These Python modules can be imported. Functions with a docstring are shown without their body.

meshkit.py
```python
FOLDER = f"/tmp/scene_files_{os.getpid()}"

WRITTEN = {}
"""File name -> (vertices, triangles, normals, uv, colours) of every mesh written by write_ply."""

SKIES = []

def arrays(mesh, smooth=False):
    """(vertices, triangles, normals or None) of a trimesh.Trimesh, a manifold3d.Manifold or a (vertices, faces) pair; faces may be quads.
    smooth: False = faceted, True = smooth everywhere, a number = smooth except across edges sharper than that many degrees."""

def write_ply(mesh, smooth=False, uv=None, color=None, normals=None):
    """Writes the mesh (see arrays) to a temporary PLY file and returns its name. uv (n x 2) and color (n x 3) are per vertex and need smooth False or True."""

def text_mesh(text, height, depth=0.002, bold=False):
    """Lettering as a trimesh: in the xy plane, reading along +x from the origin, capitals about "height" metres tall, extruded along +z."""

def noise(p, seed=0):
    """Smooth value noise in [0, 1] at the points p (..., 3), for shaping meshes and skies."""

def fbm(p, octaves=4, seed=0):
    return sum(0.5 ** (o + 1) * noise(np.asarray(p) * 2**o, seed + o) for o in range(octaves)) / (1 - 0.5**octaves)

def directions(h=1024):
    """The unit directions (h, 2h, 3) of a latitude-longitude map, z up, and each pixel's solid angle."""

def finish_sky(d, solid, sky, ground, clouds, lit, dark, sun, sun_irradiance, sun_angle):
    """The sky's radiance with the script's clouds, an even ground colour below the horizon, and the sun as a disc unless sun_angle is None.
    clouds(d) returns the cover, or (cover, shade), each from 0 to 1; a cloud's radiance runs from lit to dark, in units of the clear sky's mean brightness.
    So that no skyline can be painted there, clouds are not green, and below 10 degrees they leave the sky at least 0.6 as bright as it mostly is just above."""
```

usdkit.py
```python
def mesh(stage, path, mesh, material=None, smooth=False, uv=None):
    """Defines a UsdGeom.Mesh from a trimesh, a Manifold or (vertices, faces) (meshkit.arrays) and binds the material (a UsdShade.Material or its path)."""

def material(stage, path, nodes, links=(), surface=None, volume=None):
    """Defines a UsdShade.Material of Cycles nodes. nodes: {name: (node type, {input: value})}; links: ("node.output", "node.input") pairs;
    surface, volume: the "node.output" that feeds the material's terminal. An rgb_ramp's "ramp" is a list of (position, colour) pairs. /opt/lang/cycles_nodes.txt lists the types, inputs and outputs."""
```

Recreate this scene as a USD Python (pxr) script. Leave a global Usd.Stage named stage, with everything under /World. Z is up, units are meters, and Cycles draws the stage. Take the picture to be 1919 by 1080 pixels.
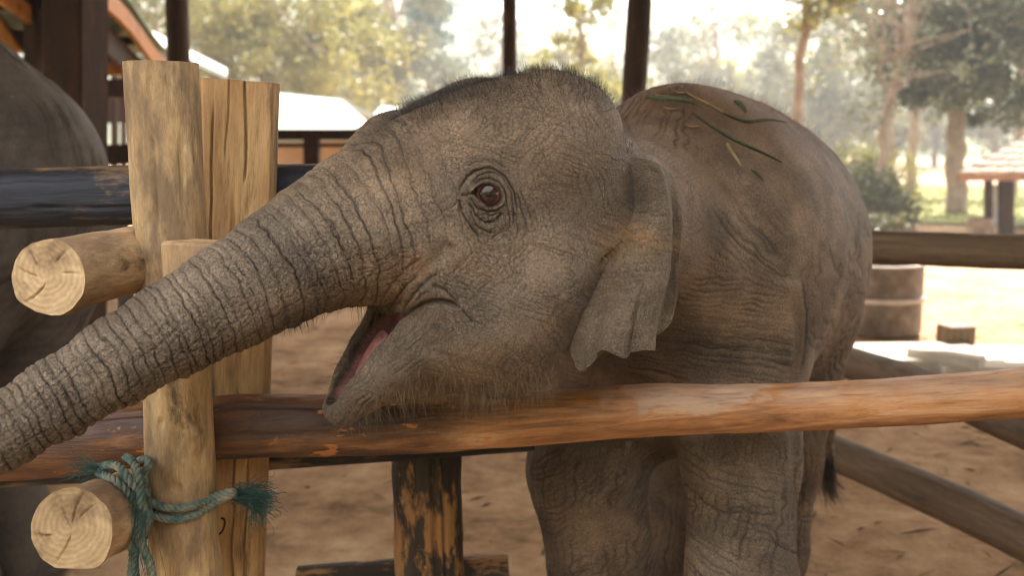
import math, random
import numpy as np
import trimesh
from scipy.spatial import cKDTree
from scipy.ndimage import map_coordinates
from pxr import Usd, UsdGeom, UsdLux, UsdShade, Sdf, Gf, Vt
import usdkit, meshkit
from meshkit import noise, fbm

stage = Usd.Stage.CreateInMemory()
UsdGeom.SetStageUpAxis(stage, "Z")
UsdGeom.SetStageMetersPerUnit(stage, 1.0)
world = UsdGeom.Xform.Define(stage, "/World")
UsdGeom.Scope.Define(stage, "/World/Looks")

# ------------------------------------------------------------------ camera, sky, sun, exposure
EXPOSURE = 2.65
CAM_Z, PITCH, FOCAL = 1.30, math.radians(8.16), 35.33
SUN_AZ, SUN_EL = math.radians(28.0), math.radians(47.0)      # azimuth measured from +y towards +x
cam = UsdGeom.Camera.Define(stage, "/World/camera")
cam.AddTranslateOp().Set(Gf.Vec3d(0, 0, CAM_Z))
cam.AddRotateXOp().Set(90.0 - math.degrees(PITCH))
cam.CreateFocalLengthAttr(FOCAL)
cam.CreateHorizontalApertureAttr(36.0)
cam.CreateVerticalApertureAttr(36.0 * 577 / 1024)
cam.CreateClippingRangeAttr(Gf.Vec2f(0.05, 5000))
cam.CreateFStopAttr(4.0)
cam.CreateFocusDistanceAttr(1.42)
cam.CreateExposureAttr(EXPOSURE)

def sun_dir():
    return np.array([math.sin(SUN_AZ) * math.cos(SUN_EL), math.cos(SUN_AZ) * math.cos(SUN_EL), math.sin(SUN_EL)])

dome = UsdLux.DomeLight.Define(stage, "/World/sky")
dome.GetPrim().SetCustomDataByKey("kind", "structure")
sky_mat = usdkit.material(stage, "/World/Looks/sky_air", {
    "sky": ("sky_texture", {"sky_type": "single_scattering", "sun_disc": False, "sun_elevation": SUN_EL, "sun_rotation": SUN_AZ,
                            "altitude": 300.0, "air_density": 1.0, "aerosol_density": 3.0, "ozone_density": 1.0}),
    "tc": ("texture_coordinate", {}),
    "n": ("noise_texture", {"scale": 2.2, "detail": 5.0, "roughness": 0.55}),
    "mr": ("map_range", {"from_min": 0.3, "from_max": 0.7, "to_min": 0.45, "to_max": 0.8, "clamp": True}),
    "mx": ("mix_color", {"blend_type": "mix", "b": (7.4, 7.2, 6.9), "use_clamp": False}),
    "bg": ("background_shader", {"strength": 0.102}),
}, [("tc.generated", "n.vector"), ("n.fac", "mr.value"), ("mr.result", "mx.fac"), ("sky.color", "mx.a"), ("mx.result", "bg.color")], surface="bg.background")
UsdShade.MaterialBindingAPI.Apply(dome.GetPrim()).Bind(sky_mat)

sun = UsdLux.DistantLight.Define(stage, "/World/sun")
sun.CreateNormalizeAttr(True)
sun.CreateIntensityAttr(1.1)
sun.CreateAngleAttr(0.53)
sun.CreateColorAttr(Gf.Vec3f(1.0, 0.93, 0.82))
sun.AddRotateXYZOp().Set(Gf.Vec3f(0, 0, 0))
_d = -sun_dir()
_rx = math.degrees(math.acos(-_d[2]))
_rz = math.degrees(math.atan2(-_d[0], _d[1])) 
sun.ClearXformOpOrder()
sun.AddRotateZOp(opSuffix="z").Set(_rz)
sun.AddRotateXOp(opSuffix="x").Set(_rx)

# ------------------------------------------------------------------ helpers
SP, CP = math.sin(PITCH), math.cos(PITCH)
C0 = np.array([0, 0, CAM_Z])
FWD, UPV, RGT = np.array([0, CP, -SP]), np.array([0, SP, CP]), np.array([1.0, 0, 0])
FPX = 1919 * FOCAL / 36.0

def W(px, py, d):
    """A point d metres in front of the camera's plane, in the direction that was measured on the photograph."""
    return C0 + d * (FWD + RGT * (px - 959.5) / FPX - UPV * (py - 540) / FPX)

def R(rpx, d):
    return rpx * d / FPX

def proj(p):
    q = np.asarray(p) - C0
    z = q @ FWD
    return np.stack([959.5 + FPX * (q @ RGT) / z, 540 - FPX * (q @ UPV) / z, z], -1)

def unit(v):
    v = np.asarray(v, float)
    return v / np.maximum(np.linalg.norm(v, axis=-1, keepdims=True), 1e-12)

def smoothstep(a, b, x):
    t = np.clip((x - a) / (b - a), 0, 1)
    return t * t * (3 - 2 * t)
# ------------------------------------------------------------------ implicit surfaces
class Field:
    """A signed distance on a grid; each primitive is evaluated only in its own box."""
    def __init__(self, lo, hi, step):
        self.lo, self.step = np.asarray(lo, float), step
        self.n = np.ceil((np.asarray(hi) - self.lo) / step).astype(int) + 1
        self.f = np.full(self.n, 0.5, np.float32)

    def box(self, lo, hi):
        a = np.clip(np.floor((np.asarray(lo) - self.lo) / self.step).astype(int), 0, self.n - 1)
        b = np.clip(np.ceil((np.asarray(hi) - self.lo) / self.step).astype(int) + 1, 1, self.n)
        sl = tuple(slice(x, y) for x, y in zip(a, b))
        ax = [self.lo[k] + self.step * np.arange(a[k], b[k]) for k in range(3)]
        return sl, np.stack(np.meshgrid(*ax, indexing="ij"), -1).astype(np.float32)

    def put(self, dist, lo, hi, k, cut=False):
        m = 0.03 + k
        sl, p = self.box(np.asarray(lo) - m, np.asarray(hi) + m)
        if p.size == 0:
            return
        d = dist(p)
        a = self.f[sl]
        if cut:
            d = -d
            h = np.maximum(k - np.abs(a - d), 0) / k
            self.f[sl] = np.maximum(a, d) + h * h * k * 0.25
        else:
            h = np.maximum(k - np.abs(a - d), 0) / k
            self.f[sl] = np.minimum(a, d) - h * h * k * 0.25

    def cone(self, a, b, ra, rb, k=0.04, cut=False):
        a, b = np.asarray(a, np.float32), np.asarray(b, np.float32)
        ab = b - a
        L = float(ab @ ab) + 1e-9
        def dist(p):
            t = np.clip(((p - a) @ ab) / L, 0, 1)
            return np.linalg.norm(p - a - t[..., None] * ab, axis=-1) - (ra + (rb - ra) * t)
        self.put(dist, np.minimum(a - ra, b - rb), np.maximum(a + ra, b + rb), k, cut)

    def ball(self, c, r, k=0.04, cut=False):
        self.cone(c, c, r, r, k, cut)

    def ell(self, c, axes, radii, k=0.04, cut=False):
        c, M, r = np.asarray(c, np.float32), np.asarray(axes, np.float32), np.asarray(radii, np.float32)
        ext = np.sqrt(((M * r[:, None]) ** 2).sum(0))
        def dist(p):
            q = (p - c) @ M.T
            k0 = np.linalg.norm(q / r, axis=-1)
            k1 = np.linalg.norm(q / r ** 2, axis=-1)
            return k0 * (k0 - 1) / np.maximum(k1, 1e-6)
        self.put(dist, c - ext, c + ext, k, cut)

    def chain(self, pts, k=0.03, cut=False):
        for (a, ra), (b, rb) in zip(pts[:-1], pts[1:]):
            self.cone(a, b, ra, rb, k, cut)

    def sheet(self, pts, half, k):
        """A curved sheet given by many points, each with its half thickness."""
        tree = cKDTree(pts)
        def dist(p):
            d, i = tree.query(p.reshape(-1, 3), distance_upper_bound=0.08)
            i = np.minimum(i, len(pts) - 1)
            d = np.minimum(d, 0.08)
            return (d - half[i]).reshape(p.shape[:-1]).astype(np.float32)
        self.put(dist, pts.min(0) - 0.02, pts.max(0) + 0.02, k)

    def merge(self, other, k):
        h = np.maximum(k - np.abs(self.f - other.f), 0) / k
        self.f = np.minimum(self.f, other.f) - h * h * k * 0.25

    def surface(self):
        """Surface nets: one vertex in each cell that the surface crosses, one quad across each grid edge that it cuts."""
        f = self.f
        s = f < 0
        nx, ny, nz = self.n
        c = np.zeros((nx - 1, ny - 1, nz - 1), np.int8)
        for i, j, k in np.ndindex(2, 2, 2):
            c += s[i:nx - 1 + i, j:ny - 1 + j, k:nz - 1 + k]
        act = np.argwhere((c > 0) & (c < 8))
        ids = np.full(c.shape, -1, np.int32)
        ids[tuple(act.T)] = np.arange(len(act))
        acc, cnt = np.zeros((len(act), 3)), np.zeros(len(act))
        corners = np.array(list(np.ndindex(2, 2, 2)))
        for a in range(8):
            for b in range(a + 1, 8):
                if np.abs(corners[a] - corners[b]).sum() != 1:
                    continue
                fa = f[tuple((act + corners[a]).T)]; fb = f[tuple((act + corners[b]).T)]
                x = (fa < 0) != (fb < 0)
                t = np.where(x, fa / np.where(x, fa - fb, 1), 0)
                acc += np.where(x[:, None], corners[a] + t[:, None] * (corners[b] - corners[a]), 0)
                cnt += x
        v = self.lo + self.step * (act + acc / cnt[:, None])
        quads = []
        for ax in range(3):
            d = [0, 0, 0]; d[ax] = 1
            sa = s[:nx - d[0], :ny - d[1], :nz - d[2]]; sb = s[d[0]:, d[1]:, d[2]:]
            e = np.argwhere(sa != sb)
            u, w = (ax + 1) % 3, (ax + 2) % 3
            e = e[(e[:, u] > 0) & (e[:, w] > 0) & (e[:, u] < self.n[u] - 1) & (e[:, w] < self.n[w] - 1)]
            flip = sb[tuple(e.T)]
            q = []
            for du, dw in ((0, 0), (-1, 0), (-1, -1), (0, -1)):
                x = e.copy(); x[:, u] += du; x[:, w] += dw
                q.append(ids[tuple(x.T)])
            q = np.stack(q, 1)
            q[flip] = q[flip][:, ::-1]
            quads.append(q)
        q = np.vstack(quads)
        q = q[(q >= 0).all(1)]
        return v, q


def laplace(v, faces, it, lam=0.5, mu=-0.52, w=None):
    """Taubin smoothing with plain neighbour means."""
    from scipy.sparse import coo_matrix, diags
    n = len(v)
    e = np.vstack([faces[:, [i, (i + 1) % faces.shape[1]]] for i in range(faces.shape[1])])
    A = coo_matrix((np.ones(len(e)), (e[:, 0], e[:, 1])), (n, n)).tocsr()
    A = ((A + A.T) > 0).astype(float)
    D = diags(1 / np.maximum(np.asarray(A.sum(1)).ravel(), 1))
    M = D @ A
    for _ in range(it):
        for l in (lam, mu):
            dv = M @ v - v
            v = v + l * dv * (1 if w is None else w[:, None])
    return v

# ------------------------------------------------------------------ the young elephant
HF = unit(np.array([-0.86, -0.51, 0.0]))             # the head's forward direction
HL = np.array([-HF[1], HF[0], 0.0]); HL = HL if HL[1] < 0 else -HL   # towards its left, the near side
HU = np.array([0, 0, 1.0])
S0 = W(690, 440, 1.40)                               # a point in the head's plane of symmetry
def mir(p):
    p = np.asarray(p, float)
    return p - 2 * ((p - S0) @ HL)[..., None] * HL if p.ndim > 1 else p - 2 * ((p - S0) @ HL) * HL
def onplane(p):
    """Slides a point along the line of sight into the head's plane of symmetry."""
    d = unit(p - C0)
    return p + d * (((S0 - p) @ HL) / (d @ HL))

TRUNK = [(760, 408, 166), (680, 428, 144), (600, 460, 120), (520, 505, 106), (430, 557, 97), (330, 614, 88), (220, 677, 79), (110, 746, 72), (0, 812, 67),
         (-120, 885, 62), (-250, 950, 57), (-370, 985, 52), (-470, 975, 46), (-530, 930, 40)]
TR = []
for x, y, r in TRUNK:
    p = onplane(W(x, y, 1.4))
    TR.append((p, R(r, proj(p)[2]) * 0.97))
TRP, TRR = np.array([p for p, _ in TR]), np.array([r for _, r in TR])

def ear_grid(M, N):
    """The near ear: rows run from its top to the lower hem, columns from the root on the head to the curled rear rim."""
    rows = [
        [(1182, 296, 1.465), (1206, 300, 1.455), (1232, 310, 1.455), (1243, 320, 1.495), (1252, 326, 1.515)],
        [(1188, 335, 1.440), (1218, 330, 1.425), (1242, 338, 1.430), (1251, 348, 1.495), (1264, 350, 1.512)],
        [(1192, 400, 1.430), (1222, 398, 1.412), (1252, 400, 1.412), (1255, 408, 1.495), (1275, 405, 1.502)],
        [(1150, 462, 1.415), (1205, 460, 1.392), (1252, 452, 1.402), (1254, 460, 1.495), (1273, 455, 1.500)],
        [(1122, 512, 1.406), (1182, 513, 1.382), (1248, 506, 1.392), (1248, 512, 1.490), (1267, 505, 1.497)],
        [(1100, 567, 1.400), (1165, 562, 1.376), (1234, 560, 1.385), (1240, 564, 1.485), (1269, 560, 1.492)],
        [(1085, 612, 1.400), (1150, 610, 1.372), (1222, 606, 1.380), (1230, 604, 1.475), (1260, 602, 1.485)],
        [(1068, 655, 1.400), (1140, 641, 1.372), (1217, 636, 1.380), (1222, 619, 1.470), (1246, 620, 1.478)],
        [(1074, 692, 1.400), (1132, 666, 1.372), (1215, 653, 1.380), (1218, 628, 1.465), (1232, 628, 1.472)],
    ]
    g = np.array([[W(*q) for q in r] for r in rows])
    uu, vv = np.meshgrid(np.linspace(0, 8, M), np.linspace(0, 4, N), indexing="ij")
    cub = np.stack([map_coordinates(g[..., k], [uu, vv], order=3, mode="nearest") for k in range(3)], -1)
    lin = np.stack([map_coordinates(g[..., k], [uu, vv], order=1, mode="nearest") for k in range(3)], -1)
    from scipy.ndimage import gaussian_filter1d
    p = 0.35 * cub + 0.65 * gaussian_filter1d(gaussian_filter1d(lin, M / 40, axis=0, mode="nearest"), N / 60, axis=1, mode="nearest")
    return p, uu, vv

def ear_mesh():
    """The ear flap as one thin closed sheet whose root is buried in the head."""
    M, N = 330, 260
    p, uu, vv = ear_grid(M, N)
    # curtain-like pleats that open towards the hem, each lying over the next
    ph = vv * 1.28 + 0.10 * (8 - uu) * 0.35 + 0.05
    saw = ph - np.floor(ph)
    pleat = np.where(saw < 0.82, saw / 0.82, (1 - saw) / 0.18)
    open_ = smoothstep(3.6, 7.5, uu) * smoothstep(0.25, 0.7, vv) * smoothstep(2.35, 1.95, vv)
    n = unit(np.cross(np.gradient(p, axis=0), np.gradient(p, axis=1)))
    n = np.where((n @ FWD)[..., None] > 0, -n, n)
    q3 = p * 1.0
    relief = 0.013 * open_ * (pleat - 0.5) + 0.0035 * (fbm(q3 * 28, 3, 501) - 0.5) + 0.0020 * (fbm(q3 * 80, 2, 502) - 0.5)
    # wrinkles that fan out from the root
    c = vv * 6.0 + 0.8 * uu * 0.35 + 1.6 * (fbm(q3 * 25, 2, 503) - 0.5)
    dd, mm = lines(c, 55, 0.35)
    g1 = groove(dd, 0.13) * mm * smoothstep(0.42, 0.62, noise(q3 * 22, 504)) * smoothstep(0.1, 0.5, vv)
    dd2, mm2 = lines(uu * 3.4 + 1.8 * (fbm(q3 * 30, 2, 505) - 0.5), 56, 0.35)
    g2 = groove(dd2, 0.14) * mm2 * smoothstep(0.48, 0.66, noise(q3 * 30, 506))
    relief = relief - 0.0011 * g1 - 0.0007 * g2
    p = p + n * relief[..., None]
    hem = smoothstep(6.4, 8, uu) * smoothstep(2.4, 2.1, vv) * smoothstep(0.2, 0.6, vv)
    p[..., 2] += 0.009 * hem * (pleat - 0.35) * -1.0 + 0.003 * hem * (fbm(q3 * 40, 2, 507) - 0.5)
    h2 = smoothstep(6.3, 8, uu) * smoothstep(2.5, 2.2, vv)
    p[..., 2] += h2 * (0.006 * np.exp(-((vv - 0.98) / 0.26) ** 2) - 0.010 * np.exp(-((vv - 0.40) / 0.30) ** 2) - 0.006 * np.exp(-((vv - 1.55) / 0.25) ** 2) + 0.030 * smoothstep(0.30, 0.0, vv) ** 2 * smoothstep(7.0, 8.0, uu))
    n = unit(np.cross(np.gradient(p, axis=0), np.gradient(p, axis=1)))
    n = np.where((n @ FWD)[..., None] > 0, -n, n)
    half = 0.0050 - 0.0018 * smoothstep(2.5, 3.2, vv)
    edge = np.minimum.reduce([(8 - uu) / 0.10, uu / 0.12, (4 - vv) / 0.10])
    half = half * np.sqrt(np.clip(1 - (1 - np.clip(edge, 0, 1)) ** 2, 0.02, 1))
    half = half * (1 + 0.5 * smoothstep(0.35, 0.1, (4 - vv)) * smoothstep(0.0, 0.15, 4 - vv))       # thickened rim
    A, B = p + n * half[..., None], p - n * half[..., None]
    i = (np.arange(M - 1)[:, None] * N + np.arange(N - 1)).ravel()
    fa = np.stack([i, i + N, i + N + 1, i + 1], 1)
    # border ring
    bd = np.concatenate([np.arange(N), (np.arange(1, M)) * N + N - 1, (M - 1) * N + np.arange(N - 2, -1, -1), np.arange(M - 2, 0, -1) * N])
    nx = np.roll(bd, -1)
    K = M * N
    s = np.sign(((np.cross(p[1, 0] - p[0, 0], p[0, 1] - p[0, 0])) @ n[0, 0]))
    front = fa if s > 0 else fa[:, ::-1]
    backf = (fa[:, ::-1] if s > 0 else fa) + K
    side = np.stack([bd, nx, nx + K, bd + K], 1)
    side = side[:, ::-1] if s < 0 else side
    q = np.vstack([front, backf, side])
    v = np.vstack([A.reshape(-1, 3), B.reshape(-1, 3)])
    f = np.vstack([q[:, [0, 1, 2]], q[:, [0, 2, 3]]])
    cr = np.concatenate([np.clip(0.8 * g1 + 0.6 * g2, 0, 1).ravel(), np.zeros(K)])
    return v, f, cr

def lat(px, py, l):
    """The point l metres to the near side of the head's plane of symmetry, in the direction measured on the photograph."""
    d = unit(W(px, py, 1.0) - C0)
    return C0 + d * ((l - (C0 - S0) @ HL) / (d @ HL))

def build_elephant(step):
    lo, hi = np.array([-0.98, 0.92, -0.02]), np.array([1.02, 2.95, 1.52])
    body, head = Field(lo, hi, step), Field(lo, hi, step)
    # --- trunk and skull
    for i in range(len(TR) - 1):
        head.cone(TR[i][0], TR[i + 1][0], TR[i][1], TR[i + 1][1], 0.02)
    def both(px, py, l, r, k=0.05, far=0.0):
        p = lat(px, py, l)
        rr = R(r, proj(p)[2])
        head.ball(p, rr, k); head.ball(mir(p) + np.array([0, 0, far]), rr, k)
    both(1046, 264, 0.105, 124, 0.045, 0.003)         # crown domes
    both(985, 266, 0.085, 114, 0.05, -0.004)
    both(742, 300, 0.050, 52, 0.03, -0.004)            # brow ridges
    both(800, 268, 0.062, 62, 0.03)
    both(900, 268, 0.075, 92, 0.04, -0.006)
    both(880, 375, 0.085, 105)
    both(1000, 340, 0.090, 130)
    both(1052, 390, 0.075, 122)
    both(945, 560, 0.085, 138)                 # cheek
    both(1000, 500, 0.080, 128)
    both(890, 610, 0.070, 112)
    both(955, 640, 0.070, 104)
    both(850, 490, 0.070, 100)
    for px_, py_, r_ in ((775, 318, 74), (850, 292, 92), (930, 268, 104)):      # fills the groove between the brows
        p_ = lat(px_, py_, 0.012); head.ball(p_, R(r_, proj(p_)[2]), 0.05)
    head.ball(lat(940, 420, 0), 0.165, 0.05)
    head.ball(lat(1050, 430, 0), 0.150, 0.05)
    # --- body
    neck = [(lat(1090, 430, 0) + np.array([0.03, 0.06, 0]), 0.14), (W(1215, 430, 1.92), 0.20), (W(1280, 450, 2.08), 0.27)]
    body.chain(neck, 0.05)
    F = unit(np.array([-0.46, -0.89, 0])); L = np.array([-F[1], F[0], 0]); L = L if L[1] < 0 else -L
    A = np.array([F, L, HU])
    body.ell(W(1285, 480, 2.08), A, (0.34, 0.31, 0.33), 0.06)       # shoulders
    body.ell(W(1340, 480, 2.28), A, (0.42, 0.335, 0.345), 0.06)      # barrel
    body.ell(W(1370, 490, 2.46), A, (0.31, 0.305, 0.31), 0.06)      # rump
    body.cone(W(1265, 265, 2.05), W(1370, 290, 2.4), 0.09, 0.11, 0.10)
    body.ball(W(1240, 715, 2.08), 0.16, 0.06)
    # legs: (hip, knee, foot)
    def leg(a, ra, b, rb, c, rc, d, rd):
        body.cone(a, b, ra, rb, 0.06); body.cone(b, c, rb, rc, 0.04); body.cone(c, d, rc, rd, 0.03)
        body.cone(np.array([d[0], d[1], 0.045]), np.array([d[0], d[1], 0.02]), rd + 0.008, rd + 0.012, 0.02)
    leg(W(1375, 600, 1.98), 0.155, W(1388, 860, 1.88), 0.104, W(1388, 1080, 1.86), 0.098, np.array([0.408, 1.80, 0.06]), 0.105)
    leg(W(1130, 680, 2.16), 0.15, W(1100, 880, 2.06), 0.116, W(1130, 1080, 2.02), 0.104, np.array([0.17, 1.97, 0.06]), 0.108)
    leg(W(1465, 600, 2.44), 0.175, W(1455, 860, 2.40), 0.100, W(1440, 1030, 2.40), 0.088, np.array([0.58, 2.33, 0.06]), 0.10)
    leg(W(1310, 640, 2.62), 0.17, W(1290, 860, 2.60), 0.11, W(1280, 1030, 2.58), 0.095, np.array([0.43, 2.52, 0.06]), 0.10)
    # tail
    tail = [(W(1545, 470, 2.70), 0.035), (W(1580, 600, 2.74), 0.022), (W(1566, 740, 2.76), 0.016), (W(1552, 850, 2.76), 0.011), (W(1549, 900, 2.76), 0.008)]
    body.chain(tail, 0.03)
    head.merge(body, 0.07)
    # --- lower jaw
    jaw = Field(lo, hi, step)
    def rr(px, py, l, r):
        p = lat(px, py, l); return p, R(r, proj(p)[2])
    jaw.chain([rr(880, 650, 0, 92), rr(790, 676, 0, 64), rr(722, 706, 0, 42), rr(674, 734, 0, 31), rr(638, 768, 0, 21)], 0.03)
    near = [rr(850, 632, 0.062, 66), rr(792, 645, 0.052, 54), rr(738, 678, 0.038, 40), rr(692, 720, 0.026, 29), rr(646, 766, 0.012, 20)]
    jaw.chain(near, 0.03)
    jaw.chain([(mir(p), r) for p, r in near], 0.03)
    T = [rr(770, 570, 0, 66), rr(700, 620, 0, 50), rr(652, 680, 0, 35), rr(622, 738, 0, 19)]
    jaw.chain(T, 0.010, cut=True)
    head.merge(jaw, 0.022)
    pf = mir(ear_grid(110, 90)[0].reshape(-1, 3))        # the far ear, hidden behind the head
    head.sheet(pf, np.full(len(pf), 0.0075, np.float32), 0.012)
    return head

# ------------------------------------------------------------------ skin: folds, rings and creases
def lines(a, seed, jit=0.3):
    """Distance to the nearest of irregularly spaced lines in the coordinate a (spacing about 1), and that line's own strength."""
    i = np.floor(a)
    best, amp = np.full(a.shape, 9.0), np.zeros(a.shape)
    for k in (-1, 0, 1):
        j = (i + k).astype(np.int64)
        h = ((j * 2654435761 + seed * 97531) & 0xFFFFFFFF)
        h = ((h ^ (h >> 15)) * 2246822519) & 0xFFFFFFFF
        r1, r2 = ((h >> 8) & 0xFFFF) / 65535.0, (h & 0xFF) / 255.0
        d = np.abs(a - (j + 0.5 + (r1 - 0.5) * 2 * jit))
        m = d < best
        best = np.where(m, d, best); amp = np.where(m, 0.45 + 0.55 * r2, amp)
    return best, amp

def groove(d, w):
    return np.exp(-(d / w) ** 2)

def polyline_dist(q, pts):
    """Distance from 2-D points to a polyline, with the position along it from 0 to 1."""
    pts = np.asarray(pts, float)
    best, tt = np.full(len(q), 1e9), np.zeros(len(q))
    seg = np.linalg.norm(np.diff(pts, axis=0), axis=1); tot = seg.sum(); at = 0
    for a, b, L in zip(pts[:-1], pts[1:], seg):
        t = np.clip(((q - a) @ (b - a)) / (L * L + 1e-9), 0, 1)
        d = np.linalg.norm(q - a - t[:, None] * (b - a), axis=1)
        m = d < best
        best[m] = d[m]; tt[m] = (at + t[m] * L) / tot
        at += L
    return best, tt

def smooth_line(pts, n=40):
    from scipy.interpolate import PchipInterpolator
    pts = np.asarray(pts, float)
    t = np.concatenate([[0], np.cumsum(np.linalg.norm(np.diff(pts, axis=0), axis=1))])
    return PchipInterpolator(t, pts)(np.linspace(0, t[-1], n))

def tri_normals(v, f):
    fn = np.cross(v[f[:, 1]] - v[f[:, 0]], v[f[:, 2]] - v[f[:, 0]])
    n = np.zeros_like(v)
    for k in range(3):
        for c in range(3):
            n[:, c] += np.bincount(f[:, k], fn[:, c], len(v))
    return unit(n)

def refine(v, f, pick, extra):
    """Splits the picked triangles in four. Returns the mesh and, for each vertex made on the border of the split part, its two neighbours."""
    e = np.sort(f[pick][:, [[0, 1], [1, 2], [2, 0]]].reshape(-1, 2), axis=1)
    key = e[:, 0].astype(np.int64) * len(v) + e[:, 1]
    uniq, first, inv, cnt = np.unique(key, return_index=True, return_inverse=True, return_counts=True)
    ends = e[first]
    nv = np.vstack([v, v[ends].mean(1)])
    ex = [np.concatenate([x, x[ends].mean(1)]) for x in extra]
    m = inv.reshape(-1, 3) + len(v)
    a, b, c = f[pick].T
    nf = np.vstack([f[~pick], np.stack([a, m[:, 0], m[:, 2]], 1), np.stack([m[:, 0], b, m[:, 1]], 1), np.stack([m[:, 2], m[:, 1], c], 1), m])
    border = np.flatnonzero(cnt == 1)
    return nv, nf, ex, (border + len(v), ends[border])

EYE = (915.4, 363.5)
EYE_OPEN = [(884, 362), (889, 355.5), (898, 348.5), (908, 345), (918, 345.5), (929, 350), (937, 359), (940, 370), (936, 380), (927, 386), (917, 387.5), (906, 381), (897, 372.5)]
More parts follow.
